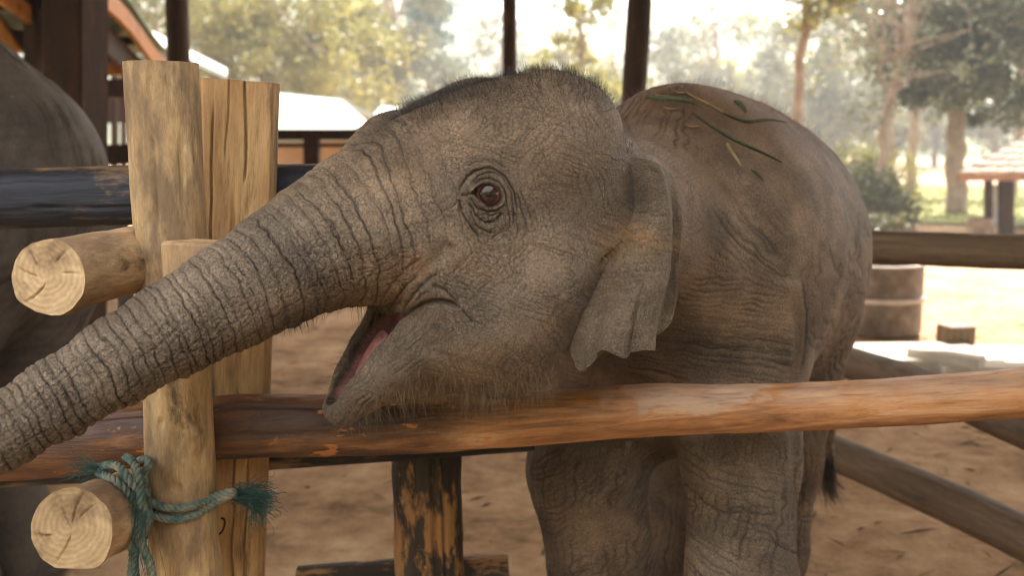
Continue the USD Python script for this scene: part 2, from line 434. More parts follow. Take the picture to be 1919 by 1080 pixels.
# folds measured on the photograph: polyline, width in pixels, depth in millimetres
FOLDS = [
    ([(858, 374), (861, 360), (866, 345), (876, 330), (894, 319), (916, 315.5), (940, 325), (956, 345), (965, 365), (969, 384), (974, 402)], 2.6, 4.0),
    ([(884, 350), (890, 338), (900, 328), (914, 323.5), (930, 326), (944, 336), (954, 352), (960, 372), (962, 392), (964, 418), (965, 434)], 2.0, 2.2),
    ([(886, 352), (893, 342), (903, 336), (915, 334.5), (929, 338), (941, 349), (948, 364), (950, 378), (952, 392)], 1.9, 2.6),
    ([(862, 366), (872, 366), (882, 363), (888, 361)], 3.0, 3.0),
    ([(860, 371), (863, 385), (866, 398), (873, 411), (883, 425), (892, 436), (902, 446)], 2.8, 4.0),
    ([(872, 368), (880, 371), (888, 380), (896, 391), (912, 396), (928, 395), (940, 388), (947, 380)], 2.0, 2.4),
    ([(876, 376), (886, 391), (893, 405), (903, 413), (914, 417), (927, 415), (937, 406), (944, 396)], 2.2, 3.0),
    ([(889, 400), (899, 404), (911, 401), (920, 405), (934, 400), (946, 402)], 1.6, 1.6),
    ([(880, 390), (886, 406), (892, 420), (904, 430), (918, 436), (928, 436)], 2.2, 2.6),
    ([(872, 386), (878, 402), (886, 418), (898, 434)], 1.6, 1.2),
    ([(966, 358), (974, 376), (978, 394), (984, 414), (992, 440)], 2.0, 2.2),
    ([(960, 390), (966, 405), (970, 424), (972, 440)], 1.7, 1.6),
    ([(972, 352), (984, 378), (992, 402), (1002, 428), (1010, 446)], 1.8, 1.4),
    ([(946, 380), (953, 398), (956, 416), (955, 430)], 1.7, 1.5),
    ([(982, 372), (996, 396), (1008, 420)], 1.6, 1.0),
    ([(860, 372), (850, 386), (838, 392), (822, 398)], 2.2, 1.4),
    ([(902, 300), (920, 300), (936, 306), (948, 318)], 2.2, 1.6),
    ([(878, 312), (895, 303), (915, 303), (935, 314)], 2.0, 1.2),
    ([(862, 372), (850, 360), (838, 340), (828, 318)], 2.4, 1.2),
    # cheek, mouth corner and upper lip
    ([(728, 596), (752, 591), (774, 580), (792, 572), (812, 567), (836, 568), (852, 574), (864, 584)], 5.0, 9.0),
    ([(864, 584), (876, 594), (884, 606)], 5.0, 3.0),
    ([(858, 572), (842, 552), (826, 540), (806, 536)], 5.0, 3.0),
    ([(752, 590), (768, 562), (786, 540), (806, 522), (824, 512)], 4.5, 3.5),
    ([(728, 582), (746, 556), (764, 534), (786, 515)], 3.5, 2.4),
    ([(770, 576), (788, 556), (806, 546)], 3.0, 2.0),
    ([(706, 578), (722, 552), (744, 524), (770, 498), (800, 480)], 3.0, 1.8),
    ([(846, 452), (828, 476), (806, 498), (778, 522)], 14.0, 5.0),
    ([(890, 470), (870, 490), (852, 508), (838, 524)], 3.0, 1.4),
    ([(910, 480), (888, 502), (868, 522), (850, 540)], 3.0, 1.2),
    # ear: hollow below the ridge, front fold and pleats
    ([(1226, 398), (1210, 424), (1186, 446), (1158, 466), (1132, 486), (1120, 500)], 5.0, 4.0),
    # body: the fold behind the elbow, shoulder lines, chest
    ([(1478, 530), (1488, 575), (1493, 620), (1491, 665), (1488, 720), (1490, 800), (1495, 900), (1498, 1000)], 11.0, 7.5),
    ([(1502, 520), (1509, 560), (1513, 610), (1508, 660), (1502, 700)], 4.0, 2.6),
    ([(1300, 300), (1350, 330), (1400, 380), (1440, 440), (1465, 500)], 18.0, 5.0),
    ([(1170, 215), (1190, 250), (1212, 300)], 8.0, 6.0),
    ([(1300, 920), (1330, 950), (1362, 962), (1400, 960)], 3.5, 3.5),
    ([(1440, 1000), (1460, 1022), (1500, 1040)], 3.5, 3.0),
]
RIDGES = [
    ([(886, 358), (893, 349), (904, 342), (916, 340), (930, 344), (941, 355), (945, 370), (941, 384), (930, 391), (917, 392), (904, 386), (893, 375), (885, 365)], 4.5, 2.6),
    ([(872, 360), (880, 340), (896, 328), (916, 320), (938, 330), (952, 350), (958, 376)], 5.0, 1.8),
    ([(874, 386), (884, 408), (898, 424), (916, 428), (934, 422), (948, 408)], 9.0, 2.5),
    ([(868, 392), (876, 412), (890, 432)], 5.0, 2.0),
    ([(1222, 388), (1214, 408), (1190, 430), (1160, 450), (1134, 472)], 9.0, 3.5),
    ([(1470, 520), (1474, 570), (1476, 620), (1472, 690)], 24.0, 9.0),
    ([(1330, 290), (1390, 330), (1440, 390), (1480, 470)], 30.0, 6.0),
    ([(700, 575), (728, 586), (756, 584), (784, 566)], 10.0, 4.0),
    ([(842, 588), (800, 606), (760, 636), (720, 676), (690, 714), (652, 756)], 9.0, 2.0),
]

def skin(v, n, eye_level):
    """How far each point of the skin is pushed out (metres), with the strength of the creases and other markings."""
    P = proj(v)
    q = P[:, :2]
    view = unit(C0 - v)
    seen = smoothstep(-0.2, 0.25, (n * view).sum(1))
    nearside = smoothstep(-0.02, 0.04, (v - S0) @ HL)
    disp, crease = np.zeros(len(v)), np.zeros(len(v))
    lump = fbm(v * 22, 3, 3) - 0.5
    disp += 0.004 * lump
    # -- trunk coordinates
    ax = TRP[::-1]; rad = TRR[::-1]
    ax = np.vstack([ax, ax[-1] + (ax[-1] - ax[-2]) * 2.2]); rad = np.append(rad, rad[-1])
    best, s, rr_, ang = np.full(len(v), 9e9), np.zeros(len(v)), np.zeros(len(v)), np.zeros(len(v))
    at = 0.0
    for a, b, ra, rb in zip(ax[:-1], ax[1:], rad[:-1], rad[1:]):
        L = np.linalg.norm(b - a); t = np.clip(((v - a) @ (b - a)) / L ** 2, 0, 1)
        w = v - a - t[:, None] * (b - a); d = np.linalg.norm(w, axis=1)
        m = d < best
        T = unit(b - a); side = unit(np.cross(T, HU)); up = np.cross(side, T)
        best[m] = d[m]; s[m] = at + t[m] * L; rr_[m] = (ra + (rb - ra) * t)[m]
        ang[m] = np.arctan2(w @ up, w @ side)[m]
        at += L
    total = at
    head_start = total - np.linalg.norm(ax[-1] - ax[-2])      # where the trunk joins the skull
    tip = head_start - s                                      # metres from the skull towards the tip
    wt = smoothstep(-0.10, 0.06, tip) * (best < rr_ * 1.35)
    wt = wt * (1 - smoothstep(740, 850, q[:, 0]) * smoothstep(430, 520, q[:, 1]))
    jawish = smoothstep(0.0, 1.0, ((q[:, 0] > 600) & (q[:, 1] > 600 + 0.0 * q[:, 0])).astype(float))
    wt = wt * (1 - jawish)
    low = smoothstep(0.5, -0.7, np.sin(ang))                  # 1 on the underside
    wob = fbm(v * 30, 3, 11) - 0.5
    wob2 = fbm(v * 85, 2, 12) - 0.5
    sp = 0.0165 + 0.006 * smoothstep(0.25, 0.02, tip)
    cum = np.where(tip > 0.25, 0.25 / 0.0175 + (tip - 0.25) / 0.0135, tip / 0.0175)
    a = cum + 0.8 * wob + 0.22 * wob2 - 0.5 * low * smoothstep(0, 0.3, tip)
    d1, m1 = lines(a, 5, 0.26)
    g1 = groove(d1, 0.075) * m1 * (0.55 + 0.8 * noise(v * 25, 21))
    d2, m2 = lines(a * 2.3 + 1.1 * wob2 + 7, 6, 0.35)
    g2 = groove(d2, 0.15) * m2 * smoothstep(0.38, 0.62, noise(v * 40, 22))
    round1 = (0.25 - np.minimum(d1, 0.5) ** 2) * 0 + np.minimum(d1, 0.5)
    ringamp = 0.65 + 0.35 * smoothstep(-0.05, 0.12, tip)
    disp += wt * ringamp * (0.0010 * (round1 * 2) - 0.0027 * g1 - 0.0014 * g2)
    row = np.floor(a)
    b = ang * rr_ / 0.0095 + 1.2 * wob2 + row * 0.37
    d3, m3 = lines(b, 8, 0.35)
    g3 = groove(d3, 0.12) * m3 * smoothstep(0.30, 0.62, noise(v * 32, 23) + 0.30 * low + 0.10 * smoothstep(0.05, 0.2, tip)) * (0.55 + 0.45 * low)
    disp -= wt * 0.0017 * g3
    # ragged pads along the underside of the trunk
    d4, _ = lines(a * 1.0 + 0.5, 5, 0.26)
    pads = wt * smoothstep(-0.75, -0.98, np.sin(ang)) * smoothstep(-0.02, 0.1, tip)
    disp += pads * 0.0035 * (fbm(v * 70, 2, 31) - 0.35) * 2
    crease = np.maximum(crease, wt * np.clip(0.9 * g1 + 0.5 * g2 + 0.5 * g3, 0, 1))
    # -- body coordinates
    ear = np.zeros(len(v))
    bodyw = smoothstep(1.58, 1.70, v[:, 1] - 0.25 * (v[:, 2] - 1.0)) * smoothstep(1120, 1200, q[:, 0])
    legw = smoothstep(800, 850, q[:, 1]) * (v[:, 1] > 1.7)
    bodyw = np.maximum(bodyw, legw)
    arc = v[:, 0] * 0.9 - v[:, 1] * 0.45
    wb = fbm(v * 9, 3, 41) - 0.5
    wb2 = fbm(v * 45, 2, 42) - 0.5
    fields = [  # coordinate whose level lines are the folds, region weight, spacing, depth, groove width
        (v[:, 2] + 0.16 * v[:, 0] + 0.02 * wb, smoothstep(1500, 1470, q[:, 0]) * smoothstep(470, 560, q[:, 1]) * smoothstep(820, 760, q[:, 1]), 0.0115, 0.0022, 0.16),
        (arc + 0.04 * wb + 0.10 * v[:, 2], smoothstep(1475, 1510, q[:, 0]) * smoothstep(330, 470, q[:, 1]), 0.0125, 0.0024, 0.16),
        (arc * 1.0 + 0.42 * v[:, 2] + 0.03 * wb, smoothstep(1330, 1270, q[:, 0]) * smoothstep(480, 400, q[:, 1]), 0.017, 0.0028, 0.15),
        (arc * 0.9 + 0.75 * v[:, 2] + 0.035 * wb, smoothstep(1290, 1340, q[:, 0]) * smoothstep(1500, 1450, q[:, 0]) * smoothstep(330, 400, q[:, 1]) * smoothstep(560, 500, q[:, 1]), 0.0120, 0.0020, 0.16),
        (v[:, 2] - 0.75 * v[:, 0] + 0.025 * wb, smoothstep(815, 850, q[:, 1]) * smoothstep(1260, 1220, q[:, 0]), 0.0130, 0.0022, 0.16),
        (v[:, 2] + 0.25 * v[:, 0] + 0.03 * wb, smoothstep(815, 850, q[:, 1]) * smoothstep(1260, 1290, q[:, 0]), 0.0150, 0.0020, 0.15),
        (arc + 0.04 * wb, smoothstep(815, 850, q[:, 1]), 0.0160, 0.0012, 0.15),
    ]
    for k, (c, w, spc, dep, gw) in enumerate(fields):
        w = w * bodyw
        idx = w > 0.01
        if not idx.any():
            continue
        a2 = c[idx] / spc + 0.55 * wb2[idx] * 2
        dd, mm = lines(a2, 60 + k, 0.32)
        patch = smoothstep(0.32, 0.6, noise(v[idx] * 14, 70 + k))
        g = groove(dd, gw) * mm * (0.25 + 0.75 * patch)
        disp[idx] += w[idx] * (-dep * g + 0.5 * dep * np.minimum(dd, 0.5))
        crease[idx] = np.maximum(crease[idx], 0.95 * w[idx] * g)
    # -- face: fine crossing creases on cheek, jaw, crown and ear
    facew = (1 - bodyw) * (1 - wt)
    wf = fbm(v * 35, 2, 51) - 0.5
    for k, (dirn, spc, dep) in enumerate(((np.array([0.3, 0.2, 1.0]), 0.0070, 0.0007), (np.array([1.0, -0.4, 0.25]), 0.0080, 0.0007), (np.array([0.8, -0.3, -0.8]), 0.009, 0.0009))):
        dd, mm = lines((v @ unit(dirn)) / spc + 1.6 * wf + 0.5 * wob2, 80 + k, 0.35)
        g = groove(dd, 0.17) * mm * smoothstep(0.40, 0.66, noise(v * 24, 90 + k))
        disp -= facew * dep * g
        crease = np.maximum(crease, 0.62 * facew * g)
    # crown: curved wrinkles that run over the dome
    cw = facew * smoothstep(330, 200, q[:, 1]) * smoothstep(940, 1010, q[:, 0])
    dd, mm = lines(((v @ unit(np.array([1.0, -0.3, 0.55]))) / 0.0105) + 1.2 * wf, 99, 0.3)
    g = groove(dd, 0.16) * mm
    disp -= cw * 0.0011 * g; crease = np.maximum(crease, 0.55 * cw * g)
    # jaw: short creases across the lip
    jw = smoothstep(880, 820, q[:, 0]) * smoothstep(585, 615, q[:, 1]) * nearside
    dd, mm = lines((q[:, 0] * 0.60 + q[:, 1] * 0.80) / 14.0 + 1.0 * wf, 101, 0.33)
    g = groove(dd, 0.14) * mm * smoothstep(0.35, 0.6, noise(v * 60, 102))
    disp -= jw * 0.0013 * g; crease = np.maximum(crease, 0.8 * jw * g)
    # -- measured folds
    qw = q + np.stack([(noise(v * 160, 111) - 0.5) * 3.0, (noise(v * 160, 112) - 0.5) * 3.0], 1)
    front = seen * (P[:, 2] < 2.75)
    for pts, w, dep in FOLDS + [(p_, w_, -d_) for p_, w_, d_ in RIDGES]:
        pl = smooth_line(pts)
        lo, hi = pl.min(0) - 4 * w, pl.max(0) + 4 * w
        idx = np.flatnonzero((q[:, 0] > lo[0]) & (q[:, 0] < hi[0]) & (q[:, 1] > lo[1]) & (q[:, 1] < hi[1]) & (front > 0.02))
        if not len(idx):
            continue
        d, t = polyline_dist(qw[idx] if w < 8 and abs(dep) < 5 else q[idx], pl)
        g = np.exp(-(d / w) ** 2) * smoothstep(0, 0.12, t) * smoothstep(1, 0.88, t) * front[idx]
        if dep < 0 and len(pts) == 13:
            g = np.exp(-(d / w) ** 2) * front[idx]
        disp[idx] -= 0.001 * dep * g
        if dep > 0 and w < 8:
            crease[idx] = np.maximum(crease[idx], np.clip(np.exp(-(d / (w * 0.8)) ** 2) * g * min(1, dep / 2.5), 0, 1))
    # -- eye opening
    from shapely import contains_xy
    from shapely.geometry import Polygon, LineString
    op = smooth_line(EYE_OPEN + [EYE_OPEN[0]], 80)
    near = np.flatnonzero((np.abs(q[:, 0] - EYE[0]) < 60) & (np.abs(q[:, 1] - EYE[1]) < 60) & (front > 0.2))
    hole = np.zeros(len(v)); lid = np.zeros(len(v))
    if len(near):
        d, _ = polyline_dist(q[near], op)
        ins = contains_xy(Polygon(op), q[near][:, 0], q[near][:, 1])
        sd = np.where(ins, -d, d)
        hole[near] = smoothstep(0.6, -2.2, sd)
        lid[near] = np.exp(-((sd - 0.5) / 2.6) ** 2)
    disp = disp * (1 - hole) - 0.013 * hole
    return disp, np.clip(crease, 0, 1), lid, wt, facew, q, tip

def finish_skin(F):
    v, quads = F.surface()
    v = laplace(v, quads, 4)
    f = np.vstack([quads[:, [0, 1, 2]], quads[:, [0, 2, 3]]])
    def region(test):
        n = tri_normals(v, f)
        ok = test(v, n, proj(v))
        return ok[f].any(1)
    infr = lambda P: (P[:, 0] > -60) & (P[:, 0] < 1980) & (P[:, 1] < 1130)
    vis = lambda v, n: ((C0 - v) * n).sum(1) > -0.12
    stitch = []
    v, f, _, st = refine(v, f, region(lambda v, n, P: infr(P) & vis(v, n)), []); stitch.append(st)
    v = laplace(v, f, 2, 0.4, -0.41, w=(1.0 * (proj(v)[:, 0] < 1e9)))
    v, f, _, st = refine(v, f, region(lambda v, n, P: infr(P) & vis(v, n) & (P[:, 2] < 1.64)), []); stitch.append(st)
    v = laplace(v, f, 1, 0.4, -0.41)
    v, f, _, st = refine(v, f, region(lambda v, n, P: (np.abs(P[:, 0] - 912) < 66) & (np.abs(P[:, 1] - 372) < 72) & (P[:, 2] < 1.4)), []); stitch.append(st)
    n = tri_normals(v, f)
    d, crease, lid, wt, facew, q, tip = skin(v, n, 0)
    out = v + n * d[:, None]
    for new, ends in stitch[::-1]:
        out[new] = out[ends].mean(1)
    return v, out, f, n, dict(crease=crease, lid=lid, wt=wt, face=facew, q=q, tip=tip)
# ------------------------------------------------------------------ scene-graph helpers
_used = {}
def path_for(name, parent="/World"):
    k = (parent, name)
    _used[k] = _used.get(k, -1) + 1
    return f"{parent}/{name}" if _used[k] == 0 else f"{parent}/{name}_{_used[k]:03d}"

def tag(prim, label=None, category=None, group=None, kind=None):
    for k, v in (("label", label), ("category", category), ("group", group), ("kind", kind)):
        if v:
            prim.SetCustomDataByKey(k, v)
    return prim

def thing(name, label, category, group=None, loc=(0, 0, 0), rotz=None, matrix=None, kind=None):
    x = UsdGeom.Xform.Define(stage, path_for(name))
    if matrix is not None:
        x.AddTransformOp().Set(Gf.Matrix4d(*np.asarray(matrix).T.ravel().tolist()))
    else:
        x.AddTranslateOp().Set(Gf.Vec3d(*map(float, loc)))
        if rotz is not None:
            x.AddRotateZOp().Set(math.degrees(rotz))
    return tag(x.GetPrim(), label, category, group, kind)

def put(name, mesh, mat, parent=None, smooth=False, colors=None, cname="tint", floats=None, label=None):
    base = str(parent.GetPath()) if parent is not None else "/World"
    m = usdkit.mesh(stage, path_for(name, base), mesh, mat, smooth)
    api = UsdGeom.PrimvarsAPI(m)
    if colors is not None:
        api.CreatePrimvar(cname, Sdf.ValueTypeNames.Color3fArray, "vertex").Set(Vt.Vec3fArray.FromNumpy(np.asarray(colors, np.float32)))
    for k, a in (floats or {}).items():
        api.CreatePrimvar(k, Sdf.ValueTypeNames.FloatArray, "vertex").Set(Vt.FloatArray.FromNumpy(np.asarray(a, np.float32)))
    if label:
        m.GetPrim().SetCustomDataByKey("label", label)
    return m.GetPrim()

def copy_of(src, loc, rotz=0.0, scale=1.0, label=None, group=None):
    name = src.GetName().rstrip("0123456789").rstrip("_") if src.GetName()[-3:].isdigit() else src.GetName()
    x = UsdGeom.Xform.Define(stage, path_for(name))
    x.GetPrim().GetReferences().AddInternalReference(src.GetPath())
    x.ClearXformOpOrder()
    x.AddTranslateOp(opSuffix="c").Set(Gf.Vec3d(*map(float, loc)))
    x.AddRotateZOp(opSuffix="c").Set(math.degrees(rotz))
    x.AddScaleOp(opSuffix="c").Set(Gf.Vec3f(scale, scale, scale))
    x.GetPrim().SetInstanceable(True)
    was = src.GetCustomData()
    return tag(x.GetPrim(), label or was.get("label"), was.get("category"), group or was.get("group"))

def hairs(name, parent, pts, widths, color_mat):
    """pts (n, k, 3): n hairs of k points; widths (n, k)."""
    n, k = pts.shape[:2]
    c = UsdGeom.BasisCurves.Define(stage, path_for(name, str(parent.GetPath())))
    c.CreateTypeAttr("linear")
    c.CreateCurveVertexCountsAttr(Vt.IntArray.FromNumpy(np.full(n, k, np.int32)))
    c.CreatePointsAttr(Vt.Vec3fArray.FromNumpy(pts.reshape(-1, 3).astype(np.float32)))
    c.CreateWidthsAttr(Vt.FloatArray.FromNumpy(widths.reshape(-1).astype(np.float32)))
    c.SetWidthsInterpolation("vertex")
    UsdShade.MaterialBindingAPI.Apply(c.GetPrim()).Bind(color_mat)
    c.GetPrim().SetCustomDataByKey("kind", "stuff")
    return c.GetPrim()

def WY(px, py, Y):
    """The point of the plane y = Y in the direction measured on the photograph."""
    d = Y / (CP + SP * (540 - py) / FPX)
    return W(px, py, d)

def rpx(px, p):
    return px * proj(p)[2] / FPX

# ------------------------------------------------------------------ materials
def M(name, nodes, links, surface="p.BSDF", volume=None):
    return usdkit.material(stage, "/World/Looks/" + name, nodes, links, surface=surface, volume=volume)

def plain(name, color, rough=0.7, vary=0.25, scale=6.0, bump=0.15, spec=0.3, coords="object"):
    lo, hi = tuple(c * (1 - vary) for c in color), tuple(min(1, c * (1 + vary)) for c in color)
    return M(name, {"tc": ("texture_coordinate", {}), "n": ("noise_texture", {"scale": scale, "detail": 6.0, "roughness": 0.6}),
                    "r": ("rgb_ramp", {"ramp": [(0.3, lo), (0.7, hi)]}),
                    "b": ("bump", {"strength": bump, "distance": 0.01}),
                    "p": ("principled_bsdf", {"roughness": rough, "specular_ior_level": spec})},
             [("tc." + coords, "n.vector"), ("n.fac", "r.fac"), ("r.color", "p.base_color"), ("n.fac", "b.height"), ("b.normal", "p.normal")])

def wood(name, ramp, stain, rough=0.6, grain=28.0, stretch=0.07, stain_scale=4.0, stain_lo=0.52, stain_hi=0.66, bump=0.5, spec=0.3, stain2=None, stain2_scale=9.0, s2lo=0.6, s2hi=0.66, s2stretch=0.5):
    """Wood whose grain runs along the object's own z axis, with blotches and a second kind of mark. Patches are pigment: they stay where they are."""
    nodes = {
        "tc": ("texture_coordinate", {}),
        "m1": ("mapping", {"scale": (1.0, 1.0, stretch)}),
        "m2": ("mapping", {"scale": (1.0, 1.0, 0.38)}),
        "m3": ("mapping", {"scale": (1.0, 1.0, s2stretch), "location": (3.1, 1.7, 0.3)}),
        "g": ("noise_texture", {"scale": grain, "detail": 8.0, "roughness": 0.65, "distortion": 0.4}),
        "g2": ("noise_texture", {"scale": grain * 5, "detail": 5.0, "roughness": 0.7}),
        "r": ("rgb_ramp", {"ramp": ramp}),
        "s": ("noise_texture", {"scale": stain_scale * 3, "detail": 7.0, "roughness": 0.66}),
        "sr": ("map_range", {"from_min": stain_lo, "from_max": stain_hi, "to_min": 0.0, "to_max": 0.9, "clamp": True}),
        "mx": ("mix_color", {"b": stain}),
        "s2": ("noise_texture", {"scale": stain2_scale * 2, "detail": 8.0, "roughness": 0.72}),
        "sr2": ("map_range", {"from_min": s2lo, "from_max": s2hi, "to_min": 0.0, "to_max": 0.9 if stain2 else 0.0, "clamp": True}),
        "mx2": ("mix_color", {"b": stain2 or stain}),
        "fine": ("map_range", {"from_min": 0.3, "from_max": 0.7, "to_min": 0.80, "to_max": 1.15}),
        "mul": ("vector_math", {"math_type": "scale"}),
        "h": ("math", {"math_type": "multiply_add", "value2": 0.6}),
        "b": ("bump", {"strength": bump, "distance": 0.004}),
        "p": ("principled_bsdf", {"roughness": rough, "specular_ior_level": spec}),
    }
    links = [("tc.object", "m1.vector"), ("tc.object", "m2.vector"), ("tc.object", "m3.vector"), ("m1.vector", "g.vector"), ("m1.vector", "g2.vector"), ("g.fac", "r.fac"),
             ("m2.vector", "s.vector"), ("s.fac", "sr.value"), ("sr.result", "mx.fac"), ("r.color", "mx.a"),
             ("m3.vector", "s2.vector"), ("s2.fac", "sr2.value"), ("sr2.result", "mx2.fac"), ("mx.result", "mx2.a"),
             ("g2.fac", "fine.value"), ("mx2.result", "mul.vector1"), ("fine.result", "mul.scale"), ("mul.vector", "p.base_color"),
             ("g.fac", "h.value1"), ("g2.fac", "h.value3"), ("h.value", "b.height"), ("b.normal", "p.normal")]
    return M(name, nodes, links)

def end_grain(name, c1, c2, dark):
    return M(name, {
        "tc": ("texture_coordinate", {}),
        "d": ("noise_texture", {"scale": 30.0, "detail": 4.0, "roughness": 0.6}),
        "ds": ("vector_math", {"math_type": "multiply_add", "vector2": (0.012, 0.012, 0.0)}),
        "flat": ("mapping", {"scale": (1.0, 1.0, 0.0)}),
        "w": ("wave_texture", {"wave_type": "rings", "rings_direction": "z", "scale": 42.0, "distortion": 1.2, "detail": 3.0, "detail_scale": 2.0}),
        "n": ("noise_texture", {"scale": 38.0, "detail": 6.0, "roughness": 0.7}),
        "n2": ("noise_texture", {"scale": 13.0, "detail": 5.0, "roughness": 0.6}),
        "r": ("rgb_ramp", {"ramp": [(0.25, c1), (0.75, c2)]}),
        "a": ("math", {"math_type": "multiply_add", "value2": 0.14}),
        "sr": ("map_range", {"from_min": 0.50, "from_max": 0.64, "to_min": 0.0, "to_max": 0.75, "clamp": True}),
        "mx": ("mix_color", {"b": dark}),
        "b": ("bump", {"strength": 0.5, "distance": 0.003}),
        "p": ("principled_bsdf", {"roughness": 0.8, "specular_ior_level": 0.2})},
        [("tc.object", "flat.vector"), ("flat.vector", "d.vector"), ("d.color", "ds.vector1"), ("flat.vector", "ds.vector3"), ("ds.vector", "w.vector"),
         ("flat.vector", "n.vector"), ("flat.vector", "n2.vector"), ("w.fac", "a.value1"), ("n.fac", "a.value3"), ("a.value", "r.fac"),
         ("n2.fac", "sr.value"), ("sr.result", "mx.fac"), ("r.color", "mx.a"), ("mx.result", "p.base_color"), ("a.value", "b.height"), ("b.normal", "p.normal")])

pale_wood = wood("pale_weathered_wood", [(0.30, (0.20, 0.115, 0.050)), (0.5, (0.41, 0.265, 0.128)), (0.70, (0.56, 0.40, 0.22))], (0.165, 0.108, 0.062), rough=0.7, grain=42, stretch=0.20, stain_scale=3.4, stain_lo=0.46, stain_hi=0.60,
                 stain2=(0.065, 0.045, 0.03), stain2_scale=6.0, s2lo=0.57, s2hi=0.66)
split_wood = wood("split_wood", [(0.28, (0.22, 0.115, 0.045)), (0.5, (0.41, 0.245, 0.105)), (0.72, (0.53, 0.35, 0.175))], (0.25, 0.125, 0.045), rough=0.72, grain=30, stretch=0.10, stain_scale=2.6, stain_lo=0.47, stain_hi=0.64,
                  stain2=(0.06, 0.04, 0.03), stain2_scale=6.0, s2lo=0.56, s2hi=0.64, s2stretch=0.12)
stub_wood = wood("peeled_stub_wood", [(0.28, (0.25, 0.145, 0.07)), (0.5, (0.43, 0.28, 0.145)), (0.75, (0.57, 0.41, 0.24))], (0.24, 0.155, 0.09), rough=0.7, grain=40, stretch=0.22, stain_lo=0.46, stain_hi=0.60, stain2=(0.08, 0.055, 0.035), s2lo=0.58, s2hi=0.67)
painted_wood = wood("black_painted_wood", [(0.3, (0.010, 0.011, 0.015)), (0.7, (0.030, 0.032, 0.042))], (0.21, 0.125, 0.065), rough=0.5, stain_scale=3.2, stain_lo=0.52, stain_hi=0.60, bump=0.7, spec=0.22, grain=20, stain2=(0.006, 0.006, 0.008), stain2_scale=14, s2lo=0.56, s2hi=0.62, s2stretch=0.12)
burnt_wood = wood("burnt_bark_wood", [(0.3, (0.016, 0.012, 0.010)), (0.7, (0.055, 0.038, 0.026))], (0.34, 0.17, 0.06), rough=0.6, stain_scale=4.2, stain_lo=0.50, stain_hi=0.56, bump=0.8, stain2=(0.42, 0.24, 0.10), stain2_scale=12, s2lo=0.60, s2hi=0.64)
grey_wood = wood("grey_brown_wood", [(0.3, (0.085, 0.055, 0.033)), (0.7, (0.19, 0.125, 0.075))], (0.07, 0.05, 0.035), rough=0.7, bump=0.5)
dark_timber = wood("dark_stained_timber", [(0.3, (0.014, 0.006, 0.003)), (0.7, (0.042, 0.018, 0.008))], (0.060, 0.022, 0.008), rough=0.6, grain=14, spec=0.15)
orange_timber = wood("varnished_orange_timber", [(0.3, (0.36, 0.14, 0.028)), (0.7, (0.58, 0.25, 0.05))], (0.30, 0.10, 0.02), rough=0.5, grain=14)
red_pole = wood("brown_roof_post_wood", [(0.3, (0.020, 0.010, 0.006)), (0.7, (0.060, 0.030, 0.016))], (0.11, 0.05, 0.02), rough=0.6, spec=0.2, stain_lo=0.6, stain_hi=0.7)
pale_end = end_grain("pale_end_grain", (0.27, 0.17, 0.085), (0.52, 0.37, 0.215), (0.15, 0.09, 0.05))
dark_end = end_grain("dark_end_grain", (0.08, 0.05, 0.03), (0.20, 0.13, 0.08), (0.04, 0.03, 0.02))

